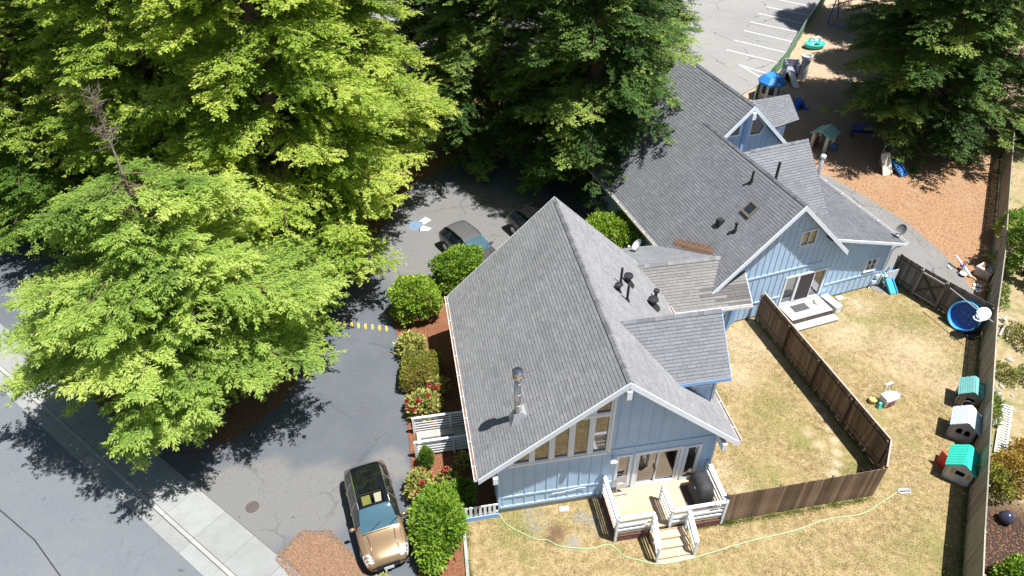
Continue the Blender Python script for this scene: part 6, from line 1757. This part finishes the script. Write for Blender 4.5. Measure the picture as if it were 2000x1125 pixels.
# ------------------------------------------------------------------ grass, chips, needles
def inside(P, poly):
    x, y = P[:, 0], P[:, 1]; c = np.zeros(len(P), bool); j = len(poly) - 1
    for i in range(len(poly)):
        xi, yi = poly[i]; xj, yj = poly[j]
        m = ((yi > y) != (yj > y)) & (x < (xj - xi) * (y - yi) / (yj - yi + 1e-12) + xi); c ^= m; j = i
    return c
def scatter(poly, n, seed):
    rg = np.random.default_rng(seed); a = np.array(poly); lo, hi = a.min(0), a.max(0)
    P = lo + (hi - lo) * rg.random((n, 2)); return P[inside(P, poly)], rg
def in_house(P):
    def loc_(P, L0, rz, box_):
        d = P - np.array(L0[:2]); c, s = math.cos(rz), math.sin(rz); u = d[:, 0] * c + d[:, 1] * s; v = -d[:, 0] * s + d[:, 1] * c
        return (u > box_[0]) & (u < box_[1]) & (v > box_[2]) & (v < box_[3])
    return loc_(P, A_LOC, A_RZ, (.7, 9.4, .38, 10)) | loc_(P, B_LOC, B_RZ, (-4.1, 7.0, .38, 14)) | loc_(P, A_LOC, A_RZ, (4.9, 9.3, -1.6, .5)) | loc_(P, B_LOC, B_RZ, (.4, 3.7, -1.4, .5)) | loc_(P, A_LOC, A_RZ, (6.2, 7.8, -2.8, -1.4))
P, rg = scatter([(-1.75, 15.7), (-1.1, 11.5), (15.6, 11.5), (23.6, 26.3), (21.0, 30.4), (19.8, 30.2), (15, 30), (10.5, 27.4), (8.8, 26.6), (8, 18), (-.5, 16.2)], 260000, 9)
P = P[~in_house(P)]; m = len(P)
dens_n = np.sin(P[:, 0] * 1.7 + np.sin(P[:, 1] * 1.3) * 2) + np.sin(P[:, 1] * 2.1 + np.cos(P[:, 0] * .9) * 2)
P = P[(dens_n + rg.normal(0, 1.0, m)) > -.6]; m = len(P)
a = rg.random(m) * 6.283; hgt = rg.uniform(.015, .065, m); ln = rg.uniform(.02, .08, m); w = rg.uniform(.005, .013, m)
base = np.column_stack([P, np.full(m, .003)])
dirn = np.column_stack([np.cos(a), np.sin(a), np.zeros(m)]); sd_ = np.column_stack([-np.sin(a), np.cos(a), np.zeros(m)])
V = np.empty((m, 3, 3)); V[:, 0] = base - sd_ * w[:, None]; V[:, 1] = base + sd_ * w[:, None]; V[:, 2] = base + dirn * ln[:, None] + np.column_stack([np.zeros((m, 2)), hgt])
o = np_mesh('grass_blades', V.reshape(-1, 3), np.arange(m * 3).reshape(-1, 3), M['blades'], np.clip(rg.normal(.45, .3, m), 0, 1)); tag(o, 'short dry grass blades on the lawn', 'grass', None, 'stuff')
def edge_grass(segs, per, seed):
    rg = np.random.default_rng(seed); Ps = []
    for a_, b_ in segs:
        L_ = math.dist(a_, b_); k = int(L_ * per); t_ = rg.random((k, 1)); Ps.append(np.array(a_) + (np.array(b_) - np.array(a_)) * t_ + rg.normal(0, .07, (k, 2)))
    P = np.concatenate(Ps); m = len(P); a = rg.random(m) * 6.283; h_ = rg.uniform(.05, .2, m) * (.5 + .5 * np.sin(P[:, 0] * 3 + P[:, 1] * 2.3) ** 2)
    base = np.column_stack([P, np.zeros(m)]); dr = np.column_stack([np.cos(a), np.sin(a), np.zeros(m)]); sd_ = np.column_stack([-np.sin(a), np.cos(a), np.zeros(m)])
    V = np.empty((m, 3, 3)); V[:, 0] = base - sd_ * .008; V[:, 1] = base + sd_ * .008; V[:, 2] = base + dr * (h_ * .5)[:, None] + np.column_stack([np.zeros((m, 2)), h_])
    o = np_mesh('tall_grass', V.reshape(-1, 3), np.arange(m * 3).reshape(-1, 3), M['fol_weed'], np.clip(rg.normal(.5, .25, m), 0, 1)); tag(o, 'taller weeds growing along the fence bottoms', 'grass', None, 'stuff')
edge_grass([((12.7, 27.4), (15.25, 18.3)), ((14.5, 16.8), (8.3, 15.65)), ((16.9, 14.3), (20.2, 20.2)), ((20.2, 20.2), (23.6, 26.2)), ((21.0, 30.6), (23.5, 26.5)), ((-1.8, 15.7), (-1.4, 12.0)), ((4.9, 15.1), (8.9, 15.8)), ((15.4, 11.2), (16.9, 14.3)), ((24.2, 26.9), (26.2, 30.4))], 420, 5)
def chips(name, label, poly, n, seed, z, mat, size=(.03, .08)):
    P, rg = scatter(poly, n, seed); P = P[~in_house(P)]; m = len(P)
    a = rg.random(m) * 6.283; L_ = rg.uniform(*size, m); W_ = L_ * rg.uniform(.25, .5, m)
    d_ = np.column_stack([np.cos(a), np.sin(a), rg.normal(0, .25, m)]); s_ = np.column_stack([-np.sin(a), np.cos(a), rg.normal(0, .25, m)])
    c = np.column_stack([P, np.full(m, z) + rg.uniform(.008, .03, m)])
    V = np.empty((m, 4, 3)); V[:, 0] = c - d_ * (L_ / 2)[:, None] - s_ * (W_ / 2)[:, None]; V[:, 1] = c + d_ * (L_ / 2)[:, None] - s_ * (W_ / 2)[:, None]; V[:, 2] = c + d_ * (L_ / 2)[:, None] + s_ * (W_ / 2)[:, None]; V[:, 3] = c - d_ * (L_ / 2)[:, None] + s_ * (W_ / 2)[:, None]
    o = np_mesh(name, V.reshape(-1, 3), np.arange(m * 4).reshape(-1, 4), mat); tag(o, label, 'wood chips', None, 'stuff')
chips('wood_chips', 'loose orange wood chips on the playground', [(21.25, 57.1), (28.2, 69.4), (34, 60), (33, 43), (26.4, 31), (25.2, 30.5), (25.2, 33.2), (24.4, 36.4), (21.4, 42), (18, 46), (18, 52)], 60000, 12, -.004, M['mulch'])
chips('bark_chips', 'loose red-brown bark chips in the planting bed', [(-5.9, 28.6), (-5.4, 24.7), (-4.5, 20), (-3.9, 16.2), (-3.0, 12), (-1.7, 12), (-1.95, 15.75), (-.6, 16.1), (-2.2, 26.5)], 16000, 13, .035, M['bed'])
chips('soil_litter', 'dark leaf litter on the bare soil beyond the fence', [(17.3, 14.6), (19.8, 17.0), (21.5, 16), (21, 11.5), (16, 11.5)], 5000, 28, .0, M['duff'], (.03, .1))
chips('grove_litter', 'brown needle drift under the front redwood', [(-19, 22.0), (-13.5, 18.3), (-11.5, 20), (-10.0, 22.5), (-9.3, 26), (-12, 27), (-18, 25.5)], 14000, 29, -.01, M['needles'], (.03, .09))
chips('driveway_litter', 'sparse dry needles blown along the driveway', [(-13.5, 18.5), (-9.8, 24.5), (-9.7, 30), (-7.5, 36), (-4, 40), (2, 40), (2, 34), (-6.3, 28.5), (-5.0, 22), (-4.3, 18.7), (-4.0, 16), (-9, 15.5)], 9000, 24, .002, M['needles'], (.02, .06))
chips('path_litter', 'stray wood chips kicked onto the path', [(24.6, 29.4), (25.3, 31.2), (25.2, 33.2), (24.4, 36.3), (23.1, 39.2), (22.2, 38.6), (23.6, 35.6), (24.2, 32)], 1500, 25, .012, M['mulch'], (.03, .07))
chips('needle_litter', 'dry brown needles on the driveway corner', [(-8.9, 14.2), (-8.2, 15.4), (-7.0, 15.4), (-5.2, 13.6), (-5.2, 12.6), (-7.5, 12.8)], 9000, 14, .012, M['needles'], (.03, .07))
# needles caught in the valley of the rear house roof
rg = np.random.default_rng(77)
m = 2600; t_ = rg.random(m); w_ = rg.normal(0, .5, m) * (.10 * np.sin(np.clip(t_, .03, .97) * math.pi) ** .6 + .03) * rg.exponential(1.0, m) * 1.1
pa, pb = np.array([-3.98, 4.05, 3.12 + .03]), np.array([-3.22, 1.75, 3.86 + .03])
u_ = pa[0] + (pb[0] - pa[0]) * t_ + w_ * .9; v_ = pa[1] + (pb[1] - pa[1]) * t_ + w_ * .35
z_ = 6.98 + S2 * u_ + .03 + rg.uniform(0, .03, m)
a = rg.random(m) * 6.283; L_ = rg.uniform(.05, .12, m)
c = np.column_stack([u_, v_, z_]); d_ = np.column_stack([np.cos(a), np.sin(a), np.cos(a) * S2]); s_ = np.column_stack([-np.sin(a), np.cos(a), -np.sin(a) * S2])
V = np.empty((m, 4, 3)); V[:, 0] = c - d_ * (L_ / 2)[:, None]; V[:, 1] = c + s_ * .012; V[:, 2] = c + d_ * (L_ / 2)[:, None]; V[:, 3] = c - s_ * .012
o = np_mesh('roof_needles', V.reshape(-1, 3), np.arange(m * 4).reshape(-1, 4), M['needles'], None, None); o.location = B_LOC; o.rotation_euler = (0, 0, B_RZ)
tag(o, 'rust-brown needles piled in the valley of the rear house roof', 'needles', None, 'stuff')
